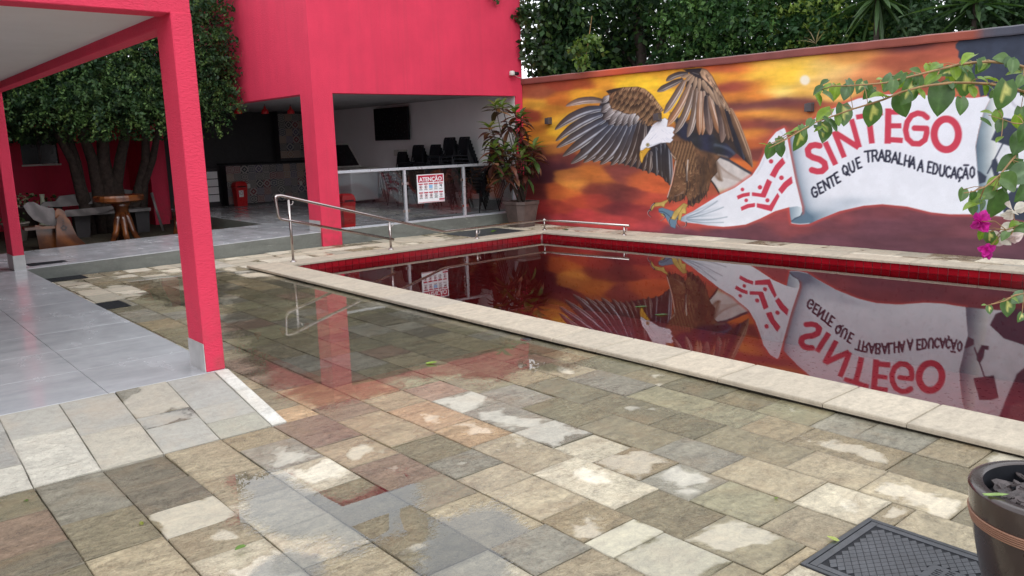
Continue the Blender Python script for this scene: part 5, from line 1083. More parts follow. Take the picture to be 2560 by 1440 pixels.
# box lamps on the mural
for (x, y), txt in (((1375, 302), 'between the cordyline and the eagle wing'), ((1648, 292), 'above the eagle head'), ((2027, 268), 'above the white banner')):
    u, v = wall_uv(x, y); p = wpt(u, 0.004); t = thing('wall_lamp', (p[0], p[1], v-0.05), 'small dark box lamp on the mural '+txt, 'lamp', 'box lamps on the mural')
    Mx = Matrix.Translation((p[0], p[1], v)) @ Matrix(((ME[0], MN[0], 0, 0), (ME[1], MN[1], 0, 0), (0, 0, 1, 0), (0, 0, 0, 1)))
    MB().box(-0.05, 0.05, 0.0, 0.012, -0.06, 0.06, M=Mx @ Matrix.Scale(1.15, 4)).build('back_plate', M['lamp'], t); MB().box(-0.055, 0.055, 0.0125, 0.10, -0.065, 0.055, bev=0.003, M=Mx).build('housing', M['lamp'], t)
    MB().box(-0.045, 0.045, 0.02, 0.09, 0.0555, 0.058, M=Mx).build('lens', M['screen'], t)
# ================================================================ POOLSIDE FITTINGS
hr = thing('pool_handrail', (7.9, 11.35, 0.05), 'polished steel handrail along the pool corner, sloping from high loop to low rail', 'handrail')
HY = 11.33; R_ = 0.021; Zc = 0.048
rail = rounded([(7.10, HY, 0.205), (5.14, HY, 0.715), (5.115, HY, 1.045), (5.20, HY, 1.052), (8.09, HY, 0.245), (10.47, HY, 0.238), (10.72, 9.42, 0.222)], 0.07, 6)
MB().tube(rail, R_, 12).build('rail', M['steel'], hr, True)
fxy = [(5.32, HY, 0.98), (7.04, HY, 0.50), (8.83, HY, 0.21), (10.47, HY, 0.238), (10.70, 9.52, 0.19)]
for k, (x, y, zt) in enumerate(fxy):
    p = MB(); p.tube([(x, y, Zc), (x, y, zt+(0.03 if k == 3 else 0))], R_*0.92, 12); po = p.build('post', M['steel'], hr, True)
    MB().lathe([(0.048, 0.0), (0.048, 0.006), (0.03, 0.016), (0.022, 0.03)], (x, y, Zc), 18).build('base_flange', M['steel'], po, True)
    if k in (0, 1, 2, 4): MB().tube(rounded([(x, y, zt-0.08), (x+0.06, y, zt-0.075), (x+0.07, y, zt-0.02)], 0.03, 4), 0.007, 6).build('bracket', M['steel'], po, True)
# security camera on the red wall
cc = thing('security_camera', (11.18, 12.99, 3.05), 'small white security camera on the red wall above the mural corner', 'camera')
MB().lathe([(0.0, 0), (0.055, 0.0), (0.06, 0.02), (0.05, 0.09), (0.0, 0.10)], (11.16, 12.945, 3.05), 16).build('camera_dome', M['cream'], cc, True)
MB().box(11.13, 11.19, 12.95, 12.9985, 3.06, 3.13).build('mount', M['cream'], cc)
MB().tube([(11.19, 12.90, 3.09), (11.27, 12.88, 3.085)], 0.035, 12).build('lens_hood', M['black'], cc, True)
MB().tube([(11.25, 12.985, 3.07), (11.36, 12.985, 3.02), (11.455, 12.985, 3.005), (11.49, 12.97, 3.02), (11.50, 12.93, 3.2), (11.49, 12.9, 3.55)], 0.006, 5).build('cable', M['cream'], cc, True)
# entrance mat / grille plates
o = MB().box(MAT[0]+0.004, MAT[1]-0.004, MAT[2]+0.004, MAT[3]-0.004, -0.02, 0.006, bev=0.003).build('door_mat', M['cover']); tag(o, 'dark rubber mat sunk into the paving in front of the kiosk railing', 'mat')
def grille(name, b, z, label, n=7, along='x'):
    t = thing(name, ((b[0]+b[1])/2, (b[2]+b[3])/2, z-0.02), label, 'drain cover')
    MB().box(b[0]+.004, b[1]-.004, b[2]+.004, b[3]-.004, z-0.022, z-0.008).build('tray', M['black'], t)
    mb = MB(); e = 0.02
    for r in ((b[0]+.004, b[1]-.004, b[2]+.004, b[2]+e), (b[0]+.004, b[1]-.004, b[3]-e, b[3]-.004), (b[0]+.004, b[0]+e, b[2]+e+.0005, b[3]-e-.0005), (b[1]-e, b[1]-.004, b[2]+e+.0005, b[3]-e-.0005)): mb.box(r[0], r[1], r[2], r[3], z-0.0078, z+0.002)
    mb.build('rim', M['black'], t)
    for k in range(n):
        y = b[2]+e+0.01+(b[3]-b[2]-2*e-0.02)*(k+0.5)/n; h = (b[3]-b[2]-2*e)/n*0.33
        MB().box(b[0]+e+.001, b[1]-e-.001, y-h, y+h, z-0.0075, z).build('slat', M['black'], t)
grille('floor_drain', DR1, 0.0, 'black slatted drain cover in the stones against the walkway riser', 9)
grille('floor_drain', DR2, 0.0, 'black slatted drain cover in the stones beside the veranda edge', 9)
grille('floor_drain', (2.20, 2.92, 13.28, 13.56), FZ+0.012, 'black slatted drain cover on the raised grey tile floor', 6)
# manhole cover with raised lozenges
mc = thing('inspection_cover', (3.157, 1.3, -0.02), 'dark plastic inspection cover with lozenge tread and worn embossed lettering', 'cover')
x0, x1, y0, y1 = MAN
mb = MB()
for r in ((x0+.003, x1-.003, y0+.003, y0+.024), (x0+.003, x1-.003, y1-.024, y1-.003), (x0+.003, x0+.024, y0+.0245, y1-.0245), (x1-.024, x1-.003, y0+.0245, y1-.0245)): mb.box(*r, -0.02, 0.006, bev=0.002)
mb.build('frame', M['cover'], mc)
MB().box(x0+.029, x1-.029, y0+.029, y1-.029, -0.02, 0.0015, bev=0.0012).build('lid', M['black'], mc)
LX0, LX1, LY0, LY1 = x0+.062, x1-.062, y0+.062, y1-.062
mb = MB(); mb.box(x0+.03, x1-.03, LY1+.002, y1-.03, 0.0017, 0.0045); mb.box(x0+.03, x1-.03, y0+.03, LY0-.002, 0.0017, 0.0045); mb.box(x0+.03, LX0-.002, LY0, LY1, 0.0017, 0.0045); mb.box(LX1+.002, x1-.03, LY0, LY1, 0.0017, 0.0045); mb.build('lid_border', M['tread'], mc)
tb = (3.06, 3.25, 1.10, 1.235)
loz = MB().prism([(-0.0240, 0), (0, -0.0158), (0.0240, 0), (0, 0.0158)], (0.0017, 0.0046)).build('tread_lozenge', M['tread'], origin=(0, 0, 0)); f0 = True
ny_ = int((LY1-LY0)/0.0172); nx_ = int((LX1-LX0)/0.052)+1
for j in range(ny_):
    for i in range(nx_):
        x = LX0+0.025+i*0.052+(0.026 if j % 2 else 0); y = LY0+0.017+j*0.0172
        if x > LX1-0.02 or y > LY1-0.012 or (tb[0] < x < tb[1] and tb[2] < y < tb[3]): continue
        if f0: o = loz; f0 = False
        else: o = bpy.data.objects.new('tread_lozenge', loz.data); COL.objects.link(o)
        o.parent = mc; o.location = Vector((x, y, 0))-ORG[mc]
MB().box(tb[0]+.004, tb[1]-.004, tb[2]+.003, tb[3]-.003, 0.0017, 0.004, bev=0.0008).build('name_plate', M['tread'], mc)
for r, ln in enumerate((9, 8)):                              # worn, unreadable characters: plain strokes
    mb = MB()
    for k in range(ln):
        x = tb[0]+0.028+k*0.0165+(0.004 if k > 3 else 0); y = tb[2]+0.036+r*0.04
        mb.box(x, x+0.0035, y, y+0.026, 0.0042, 0.0052)
        if k % 2: mb.box(x+0.0038, x+0.010, y+0.011, y+0.0145, 0.0042, 0.0052)
        else: mb.box(x+0.0038, x+0.010, y+0.022, y+0.0255, 0.0042, 0.0052)
    mb.build('worn_lettering', M['black'], mc)
# small metal outlets let into the coping, and one on the paving
for (x, y), txt in (((985, 746), 'near the pool corner'), ((1568, 879), 'halfway along the pool edge')):
    p = gz(x, y, 0.048); t = thing('coping_drain', (p[0], p[1], 0.047), 'small square steel outlet in the stone coping '+txt, 'drain')
    MB().box(p[0]-0.05, p[0]+0.05, p[1]-0.05, p[1]+0.05, 0.040, 0.0495, bev=0.002).build('plate', M['steel'], t)
    for a in range(4):
        Mx = Matrix.Translation((p[0], p[1], 0)) @ Matrix.Rotation(math.radians(45+90*a), 4, 'Z'); MB().box(0.014, 0.052, -0.006, 0.006, 0.0497, 0.0512, M=Mx).build('slot', M['black'], t)
p = gz(1317, 849); t = thing('round_drain', (p[0], p[1], 0), 'round dark drain lid in the paving beside the pool edge', 'drain')
MB().lathe([(0.055, -0.01), (0.06, 0.006), (0.045, 0.007)], (p[0], p[1], 0), 20).build('ring', M['steel'], t); MB().lathe([(0.04, 0.0072), (0.03, 0.009)], (p[0], p[1], 0), 16).build('cap', M['black'], t)

# ================================================================ GARDEN FURNITURE
tb_ = thing('wooden_table', (4.45, 16.9, 0.05), 'round varnished log table with thick slab top on splayed root legs', 'table')
prof = [(0.0, 0.80), (0.40, 0.80), (0.445, 0.83), (0.45, 0.90), (0.43, 0.935), (0.0, 0.935)]
mb = MB().lathe(prof, (4.45, 16.9, 0), 26); V = []
for (x, y, z) in mb.v:
    a = math.atan2(y-16.9, x-4.45); k = 1+0.04*math.sin(3*a+1)+0.02*math.sin(7*a); V.append((4.45+(x-4.45)*k, 16.9+(y-16.9)*k, z))
mb.v = V; mb.build('table_top', M['wood'], tb_)
MB().lathe([(0.13, 0.42), (0.12, 0.55), (0.14, 0.7), (0.20, 0.7995)], (4.47, 16.9, 0), 14).build('stump', M['wood'], tb_, True)
for a in (200, 265, 330, 90):
    a = math.radians(a); dx, dy = math.cos(a), math.sin(a)
    MB().tube([(4.47+dx*0.05, 16.9+dy*0.05, 0.62), (4.47+dx*0.11, 16.9+dy*0.11, 0.45), (4.47+dx*0.16, 16.9+dy*0.16, 0.25), (4.47+dx*0.25, 16.9+dy*0.25, 0.05)], [0.075, 0.07, 0.055, 0.06], 9).build('leg', M['wood'], tb_, True)
def slab(t, name, pts, y0, y1, mat, tilt=0.0):
    """board outline in x-z, thickness along y, leaning back by tilt"""
    mb = MB(); zmin = min(p[1] for p in pts)
    n = len(pts); vs = [(p[0], y+(p[1]-zmin)*tilt, p[1]) for y in (y0, y1) for p in pts]
    mb.add(vs, [tuple(range(n)), tuple(range(2*n-1, n-1, -1))]+[(i, n+i, n+(i+1) % n, (i+1) % n) for i in range(n)]); return mb.build(name, mat, t)
b1_ = thing('wooden_bench', (3.25, 16.75, 0.05), 'carved wooden bench end with pierced flower motif beside the far pillar', 'bench')
arm = [(3.20, 0.05), (3.24, 0.45), (3.27, 0.60), (3.33, 0.66), (3.40, 0.645), (3.47, 0.56), (3.50, 0.44), (3.56, 0.25), (3.68, 0.10), (3.72, 0.05)]
slab(b1_, 'carved_side', arm, 16.52, 16.58, M['wood'])
for (dx, dz, r) in ((0, 0.04, 0.02), (0.035, 0.01, 0.018), (-0.035, 0.01, 0.018), (0.02, -0.03, 0.018), (-0.02, -0.03, 0.018), (0.0, 0.10, 0.012), (0.0, 0.14, 0.012)): MB().tube([(3.36+dx, 16.516, 0.42+dz), (3.36+dx, 16.5195, 0.42+dz)], r, 8).build('pierced_motif', M['dark'], b1_)
slab(b1_, 'backrest_board', [(2.78, 0.86), (2.86, 0.92), (2.95, 0.92), (3.06, 0.84), (3.18, 0.80), (3.25, 0.79), (3.32, 0.60), (3.30, 0.44), (3.10, 0.50), (2.92, 0.60), (2.84, 0.72)], 16.66, 16.71, M['oldwood'], -0.1)
MB().prism([(2.75, 16.60), (3.34, 16.595), (3.36, 17.0), (2.78, 17.05)], (0.42, 0.47)).build('seat_board', M['wood'], b1_)
slab(b1_, 'panel', [(2.96, 0.05), (2.94, 0.5), (3.27, 0.42), (3.24, 0.05)], 16.72, 16.78, M['wood'])
slab(b1_, 'log_end', [(3.26, 0.60), (3.27, 0.72), (3.31, 0.77), (3.37, 0.765), (3.42, 0.72), (3.45, 0.62)], 16.62, 16.9, M['wood'])
b2 = thing('long_bench', (4.5, 18.6, 0.05), 'long bench of weathered grey slabs behind the round table', 'bench')
slab(b2, 'backrest_board', [(3.42, 0.72), (3.50, 0.80), (3.72, 0.80), (3.80, 0.90), (4.4, 0.935), (5.05, 0.965), (5.22, 0.93), (5.42, 0.88), (5.46, 0.80), (4.9, 0.72), (4.2, 0.69), (3.75, 0.68)], 18.7, 18.76, M['oldwood'], 0.15)
MB().prism([(3.60, 18.20), (4.30, 18.14), (5.40, 18.2), (5.45, 18.66), (4.3, 18.68), (3.66, 18.66)], (0.50, 0.56)).build('seat_board', M['oldwood'], b2)
slab(b2, 'lower_board', [(3.68, 0.52), (3.75, 0.64), (4.60, 0.66), (4.75, 0.64), (4.5, 0.56), (4.1, 0.50)], 18.1, 18.135, M['oldwood'])
for x in (3.95, 5.12): slab(b2, 'leg', [(x, 0.05), (x-0.02, 0.4995), (x+0.28, 0.4995), (x+0.24, 0.05)], 18.3, 18.55, M['dark'])
MB().tube([(5.45, 18.2, 0.88), (5.50, 18.15, 0.5), (5.58, 18.1, 0.05)], [0.03, 0.028, 0.03], 8).build('end_post', M['oldwood'], b2, True)
ch_ = thing('log_seat', (5.75, 16.9, 0.05), 'dark rounded wooden seat beside the large red pillar', 'seat')
slab(ch_, 'backrest_board', [(5.55, 0.50), (5.56, 0.70), (5.64, 0.86), (5.76, 0.93), (5.90, 0.92), (6.0, 0.80), (6.02, 0.50)], 17.1, 17.17, M['wood'], 0.15)
MB().prism([(5.42, 16.65), (5.95, 16.62), (6.02, 17.1), (5.50, 17.12)], (0.44, 0.51)).build('seat_board', M['wood'], ch_)
for a, b in ((5.5, 16.72), (5.9, 16.70), (5.56, 17.05), (5.94, 17.04)): MB().tube([(a, b, 0.4395), (a+random.uniform(-.08, .02), b-0.04, 0.05)], [0.05, 0.065], 8).build('leg', M['wood'], ch_, True)
# potted flowers by the garden wall
def flower_pot(x, y, z, r, h, mat, label, cols, n=70, spread=0.28, name='flower_pot'):
    t = thing(name, (x, y, z), label, 'plant pot')
    MB().lathe([(r*0.7, 0), (r, h), (r*1.08, h), (r*1.08, h+0.03), (r*0.9, h+0.03), (r*0.85, h-0.02), (0.001, h-0.02)], (x, y, z), 18).build('pot', mat, t, True)
    V = []; Q = []; C = []
    for k in range(n):
        c = Vector((x+random.gauss(0, spread*0.5), y+random.gauss(0, spread*0.4), z+h+random.uniform(0.02, 0.30))); col = random.choice(cols)
        a = Vector((random.gauss(0, 1), random.gauss(0, 1), random.gauss(0, .6))).normalized(); b = a.cross(Vector((random.gauss(0, 1), random.gauss(0, 1), random.gauss(0, 1)))).normalized(); s = random.uniform(0.03, 0.06)
        i = len(V); V += [tuple(c-a*s), tuple(c+b*s*0.6), tuple(c+a*s), tuple(c-b*s*0.6)]; Q.append((i, i+1, i+2, i+3)); C += [(*col, 1)]*4
        if k % 6 == 0: pass
    raw('foliage', V, Q, M['leaf'], parent=t, attrs={'Col': C})
    MB().tube([(x, y, z+h-0.02), (x+0.01, y, z+h+0.2)], 0.012, 6).build('stem', M['stem'], t)
G1, G2, CRM, RDF, ORF = (0.06, 0.11, 0.035), (0.09, 0.14, 0.06), (0.62, 0.55, 0.38), (0.45, 0.05, 0.06), (0.60, 0.25, 0.08)
flower_pot(3.28, 19.5, 0.05, 0.26, 0.62, M['clay'], 'clay pot of cream blossoms against the dark garden wall', [G1, G1, CRM, CRM, G2])
flower_pot(3.80, 19.6, 0.05, 0.20, 0.55, M['black'], 'dark pot of red and orange flowers beside the tree trunk', [G1, G2, RDF, ORF, G2])
flower_pot(2.98, 18.9, 0.05, 0.24, 0.34, M['wpot'], 'low pale pot half hidden behind the far pillar', [G1, G1, G2], 50)
va = thing('vase', (3.52, 18.9, 0.05), 'pale green slender vase between the flower pots', 'vase')
MB().lathe([(0.10, 0), (0.13, 0.1), (0.12, 0.5), (0.06, 0.68), (0.035, 0.8), (0.05, 0.9), (0.04, 0.9)], (3.52, 18.9, 0.05), 16).build('vase_body', M['vase'], va, True)

# ================================================================ POTS
def cube_pot():
    x, y = 10.93, 12.50; t = thing('planter', (x, y, 0), 'tapered eight-sided brown clay planter at the mural corner', 'planter')
    def oc(s, z): return [(x+s*a, y+s*b, z) for a, b in ((-1, -.62), (-.62, -1), (.62, -1), (1, -.62), (1, .62), (.62, 1), (-.62, 1), (-1, .62))]
    R8 = [oc(0.22, 0.003), oc(0.30, 0.46), oc(0.315, 0.47), oc(0.315, 0.525), oc(0.275, 0.525), oc(0.265, 0.47)]
    V = sum(R8, []); F = [tuple(range(7, -1, -1))]+[(8*l+k, 8*l+(k+1) % 8, 8*l+8+(k+1) % 8, 8*l+8+k) for l in range(5) for k in range(8)]
    raw('pot_body', V, F, M['clay'], parent=t); raw('soil', oc(0.266, 0.475), [tuple(range(8))], M['soil'], parent=t); return t
cube_pot()
bx, by = 3.135, 0.80
bp = thing('large_planter', (bx, by, 0), 'large round glossy brown planter with ribbed tan band, filled with bark chips', 'planter')
RR = 0.268; ZR = 0.50
mb = MB().lathe([(0.165, 0.004), (0.19, 0.06), (0.232, 0.25), (0.259, 0.38), (RR, 0.452), (RR+0.003, ZR-0.012)], (bx, by, 0), 56); mb.f.pop(); mb.build('pot_body', M['potb'], bp, True)
mb = MB().lathe([(RR+0.003, ZR-0.0119), (RR-0.002, ZR-0.002), (RR-0.008, ZR), (RR-0.040, ZR+0.001), (RR-0.045, ZR-0.003)], (bx, by, 0), 56); mb.f = [q for q in mb.f if len(q) == 4]; mb.build('rim', M['potb'], bp, True)
mb = MB(); mb.lathe([(RR-0.045, ZR-0.003), (RR-0.050, ZR-0.075)], (bx, by, 0), 56); mb.f = [q for q in mb.f if len(q) == 4]; mb.build('liner', M['black'], bp, True)
MB().lathe([(RR-0.051, ZR-0.072), (0.001, ZR-0.066)], (bx, by, 0), 40).build('soil', M['black'], bp)
for k in range(5): MB().lathe([(0.2515+0.0022*k, 0.360+k*0.0085), (0.2575+0.0022*k, 0.3615+k*0.0085), (0.2585+0.0022*k, 0.366+k*0.0085), (0.253+0.0022*k, 0.3675+k*0.0085)], (bx, by, 0), 56).build('band_ring', M['potband'], bp, True)
for k in range(230):
    a = random.uniform(0, 2*math.pi); r = 0.195*math.sqrt(random.random()); c = Vector((bx+r*math.cos(a), by+r*math.sin(a), ZR-0.066+random.uniform(0, 0.03)))
    l, w, h = random.uniform(0.02, 0.05), random.uniform(0.012, 0.024), random.uniform(0.003, 0.008)
    Mx = Matrix.Translation(c) @ Euler((random.gauss(0, .3), random.gauss(0, .3), random.uniform(0, 6.3))).to_matrix().to_4x4()
    MB().prism([(-l, -w*0.3), (-l*0.5, -w), (l*0.6, -w*0.8), (l, 0.1*w), (l*0.5, w), (-l*0.7, w*0.7)], (0, h), M=Mx).build('bark_chip', M['mulch'], bp)
# ================================================================ PLANTS
def leaf_mesh(kind, L, W, col, col2=None, fold=0.25, curl=0.35, n=8):
    """returns local V, F, C of a leaf: base at origin, tip along +x, surface up +z"""
    V = []; C = []; F = []
    for i in range(n+1):
        s = i/n
        if kind == 'heart': w = W*(1.0 if s < 1 else 0)*(max(0.0, math.sin(math.pi*min(1, (s*0.86+0.10)))**0.75)*(1-s)**0.28*1.05 if s < 1 else 0.0)
        else: w = W*(math.sin(math.pi*(s*0.93+0.07))**0.9) if s < 1 else 0.0
        x = L*s*(1-0.10*curl*s); z0 = -curl*L*s*s*0.5
        if kind == 'heart' and i == 0: w = W*0.42
        for t in (-1, -0.66, -0.28, 0, 0.28, 0.66, 1):
            xx = x - (0.10*L*abs(t)*(1-s)**6 if kind == 'heart' else 0)
            V.append((xx, w*t, z0+fold*w*abs(t)+0.012*L*math.sin(9*s+2*t)*abs(t)))
            c = np.array(col)
            if col2 is not None:
                k = (0.9 if (t == 0 or (t == 0.28 and 0.2 < s < 0.5)) and 0.1 < s < 0.68 else 0.0); c = c*(1-k)+np.array(col2)*k
            elif abs(t) < 0.01: c = c*1.25
            C.append((*c, 1))
    for i in range(n):
        for k in range(6): a = i*7+k; F.append((a, a+1, a+8, a+7))
    return V, F, C
def leaf_obj(name, mesh_src, parent, M4):
    V, F, C = mesh_src
    V = [tuple(M4 @ Vector(v)) for v in V]; return raw(name, V, F, M['leafbig'], parent=parent, attrs={'Col': C}, smooth=True)
def frame_from(xdir, up):
    x = Vector(xdir).normalized(); z = Vector(up)-x*Vector(up).dot(x)
    if z.length < 1e-4: z = Vector((0, 0, 1))-x*x.z
    z.normalize(); y = z.cross(x); return Matrix(((x.x, y.x, z.x, 0), (x.y, y.y, z.y, 0), (x.z, y.z, z.z, 0), (0, 0, 0, 1)))
# ---- bougainvillea in the large planter
rb_ = random.Random(3)
bg_ = thing('bougainvillea', (bx, by, ZR-0.09), 'variegated bougainvillea with magenta and white bracts growing from the large planter', 'plant')
DB = 2.72
def G_(x, y): return (1900+x/2.667, 100+y/2.667)
def gp(x, y, d=DB): q = G_(x, y); return Vector(dep(q[0], q[1], d))
br1 = [(1760, 180), (1660, 155), (1540, 145), (1430, 150), (1320, 165), (1200, 195), (1080, 225), (960, 255), (840, 285), (720, 297), (600, 305), (480, 308), (400, 335)]
br2 = [(1760, 345), (1640, 310), (1520, 292), (1400, 285), (1280, 285), (1150, 300), (1060, 315), (950, 345), (830, 395), (720, 430), (620, 460), (480, 510), (380, 545), (280, 600), (180, 660), (60, 720)]
br3 = [(1760, 700), (1680, 800), (1600, 900), (1500, 980), (1420, 1010), (1360, 1020)]
br4 = [(1760, 1215), (1700, 1245), (1640, 1265), (1570, 1210), (1520, 1200)]
br5 = [(1760, 1690), (1700, 1700), (1630, 1740), (1560, 1760), (1500, 1770)]
br6 = [(1760, 560), (1690, 555), (1620, 530), (1520, 500)]
trunk = [Vector((bx+0.02, by-0.02, ZR-0.09)), Vector((bx+0.05, by-0.06, 0.8)), Vector((bx+0.03, by-0.10, 1.15)), Vector((bx+0.05, by-0.12, 1.55)), Vector((bx+0.02, by-0.12, 1.95))]
MB().tube(trunk, [0.017, 0.015, 0.012, 0.010, 0.007], 8).build('trunk', M['bark'], bg_, True)
BP = []
for k, (b, at, r) in enumerate(((br1, 4, 0.0058), (br2, 3, 0.0055), (br3, 2, 0.0045), (br4, 2, 0.003), (br5, 1, 0.003), (br6, 3, 0.003))):
    pts = [trunk[at]]+[gp(x, y, DB+0.05*math.sin(i*0.6+k)-0.10*(i/len(b))) for i, (x, y) in enumerate(b)]
    MB().tube(pts, [r*(1-0.7*i/(len(pts)-1)) for i in range(len(pts))], 7).build('branch', M['stem'], bg_, True); BP += pts[1:]
LG = [(0.075, 0.15, 0.045), (0.06, 0.125, 0.04), (0.10, 0.18, 0.06), (0.11, 0.18, 0.10)]; LY = [(0.20, 0.31, 0.035), (0.15, 0.25, 0.035)]; VAR = (0.60, 0.58, 0.22)  # the second list puts the yellow-green of backlit leaves into their colour
LEAVES = """20,690,60,200,2;65,745,110,105,0;140,680,80,60,3;140,735,100,70,0;200,620,70,200,2;250,590,90,190,2;265,675,150,100,1;330,560,75,120,3;420,615,160,95,1;420,500,130,150,2;560,500,160,100,1;745,505,165,100,1;500,350,110,100,2;445,310,80,150,2;400,350,50,120,2;575,350,110,110,3;600,275,70,180,2;670,310,105,120,1;730,350,105,130,0;790,368,130,180,2;855,290,120,120,3;810,255,80,200,2;940,275,115,100,2;985,355,180,110,1;950,440,160,80,0;1065,290,95,90,0;1035,210,95,200,3;1175,190,100,120,3;1120,185,70,110,2;1140,255,120,160,2;1250,210,110,170,1;1200,395,225,88,0;1365,185,120,120,3;1385,112,115,170,2;1480,170,115,130,1;1610,122,115,190,3;1365,305,165,95,1;1350,435,120,95,0;1270,265,80,100,2;1560,262,105,10,2;1500,335,85,80,2;1620,375,190,95,1;1500,260,80,10,2;1690,212,95,180,2;1740,272,95,120,3;1520,482,105,200,2;1580,515,95,100,2;1715,550,95,95,2;1745,510,130,100,0;1725,690,165,120,0;1650,825,155,160,0;1720,905,200,150,3;1560,962,150,150,2;1685,955,180,20,3;1350,1035,95,110,3;1405,1092,125,170,2;1432,1062,115,150,2;1482,1102,95,70,3;1572,1105,205,92,0;1420,1042,65,90,0;1500,1022,125,160,3;1480,1300,80,100,2;1532,1325,95,80,1;1700,1218,85,180,2;1712,1262,125,170,0;1560,1352,75,90,2;1650,1790,120,95,1;1720,1720,110,150,3;1500,1765,50,200,2;1530,1800,60,100,1;1740,1850,70,120,1;1590,660,60,150,2;1760,620,120,110,0;1770,1010,170,120,0;1420,1130,80,100,0;1640,700,0,0,0"""
vd = Vector(FW); 
for row in LEAVES.split(';'):
    x, y, L, an, ty = [float(q) for q in row.split(',')]
    if L < 1: continue
    c = gp(x, y, DB+rb_.uniform(-0.07, 0.06)); Lm = L/2.667/FPX*DB*1.02; a = math.radians(an+rb_.uniform(-8, 8))
    tip = (Vector(RT)*math.cos(a)-Vector(UP)*math.sin(a)+vd*rb_.uniform(-0.45, 0.15)).normalized()
    nor = -vd+Vector((0, 0, 1))*rb_.uniform(0.1, 0.6)+Vector(RT)*rb_.uniform(-0.6, 0.6)
    if ty == 2: nor = Vector((0, 0, 1))+Vector(RT)*rb_.uniform(-0.4, 0.4)-vd*rb_.uniform(0.1, 0.6)
    base = c-tip*Lm*0.5; M4 = Matrix.Translation(base) @ frame_from(tip, nor)
    col = rb_.choice(LG[:2]) if ty == 0 else LG[0] if ty == 1 else rb_.choice(LY) if ty == 2 else LG[3] if rb_.random() < .5 else LG[2]
    leaf_obj('leaf', leaf_mesh('heart', Lm, Lm*0.42, col, VAR if ty == 1 else None, rb_.uniform(0.12, 0.45), rb_.uniform(0.2, 0.95)), bg_, M4)
    near = min(BP, key=lambda q: (q-base).length)
    MB().tube([tuple(near), tuple((near+base)/2+Vector((0, 0, 0.004))), tuple(base+tip*Lm*0.05)], 0.0013, 5).build('petiole', M['stem'], bg_)
for k in range(46):                                         # smaller leaves filling the sprays
    q = rb_.choice(BP[:28] if k < 30 else BP); a = rb_.uniform(0, 6.28); Lm = rb_.uniform(0.028, 0.055)
    base = q+Vector((rb_.uniform(-.02, .02), rb_.uniform(-.02, .02), rb_.uniform(-.02, .02))); tip = (Vector(RT)*math.cos(a)-Vector(UP)*(0.5+abs(math.sin(a)))*0.8+vd*rb_.uniform(-.6, .4)).normalized()
    leaf_obj('leaf', leaf_mesh('heart', Lm, Lm*0.42, rb_.choice(LY+LG), None, 0.25, rb_.uniform(0.1, 0.6)), bg_, Matrix.Translation(base) @ frame_from(tip, Vector((0, 0, 1))-vd*0.6))
def bract(x, y, size, col, n, seed):
    r = random.Random(seed); c = gp(x, y, DB-0.03); S = size/2.667/FPX*DB
    for k in range(n):
        d = Vector((r.gauss(0, 1), r.gauss(0, 1), r.gauss(0, 1)-0.3)).normalized(); up = Vector((r.gauss(0, 1), r.gauss(0, 1), r.gauss(0, 1)))
        V, F, C = leaf_mesh('lance', S*r.uniform(0.8, 1.15), S*0.42, np.array(col)*r.uniform(0.8, 1.15), None, 0.35, r.uniform(-0.5, 0.6), 6)
        M4 = Matrix.Translation(c+d*S*0.08) @ frame_from(d, up); V = [tuple(M4 @ Vector(v)) for v in V]
        raw('bract', V, F, M['petal'], parent=bg_, attrs={'Col': C}, smooth=True)
    near = min(BP, key=lambda q: (q-c).length); MB().tube([tuple(near), tuple(c)], 0.0016, 5).build('petiole', M['stem'], bg_)
bract(1470, 1210, 72, (0.60, 0.02, 0.34), 22, 1); bract(1515, 1400, 58, (0.56, 0.02, 0.32), 18, 2)
bract(1690, 1135, 95, (0.74, 0.70, 0.62), 5, 3); bract(1600, 1285, 90, (0.74, 0.71, 0.63), 5, 4); bract(1655, 1335, 85, (0.72, 0.60, 0.58), 4, 5)
# ---- cordyline in the corner planter
rc_ = random.Random(8)
co = thing('cordyline', (10.93, 12.5, 0.475), 'tall cordyline with bronze and green leaf rosettes in the clay planter', 'plant')
def Q_(x, y, Y): return Vector(ony(1180+x/4, 230+y/4, Y))
ROS = [(230, 120, 12.35, 1), (300, 130, 12.55, 1), (175, 335, 12.4, 1), (205, 420, 12.5, 0), (430, 180, 12.35, 1), (490, 235, 12.5, 1), (490, 300, 12.6, 0), (500, 430, 12.45, 0), (370, 300, 12.6, 0), (225, 540, 12.3, 1), (335, 550, 12.45, 1), (410, 575, 12.3, 1), (520, 570, 12.4, 1), (620, 540, 12.25, 1), (205, 670, 12.35, 1), (280, 720, 12.5, 0), (385, 690, 12.35, 0), (490, 660, 12.3, 1), (570, 680, 12.45, 0), (625, 650, 12.3, 0), (310, 800, 12.4, 1), (420, 810, 12.5, 0), (535, 790, 12.35, 0), (255, 590, 12.6, 0)]
CG = [(0.085, 0.15, 0.03), (0.13, 0.20, 0.05), (0.06, 0.11, 0.03), (0.20, 0.24, 0.08)]; CR = [(0.11, 0.035, 0.028), (0.20, 0.075, 0.05), (0.075, 0.03, 0.03), (0.28, 0.14, 0.09), (0.06, 0.045, 0.025)]
roots = [Vector((10.86, 12.50, 0.475)), Vector((10.97, 12.47, 0.475)), Vector((11.02, 12.55, 0.475))]
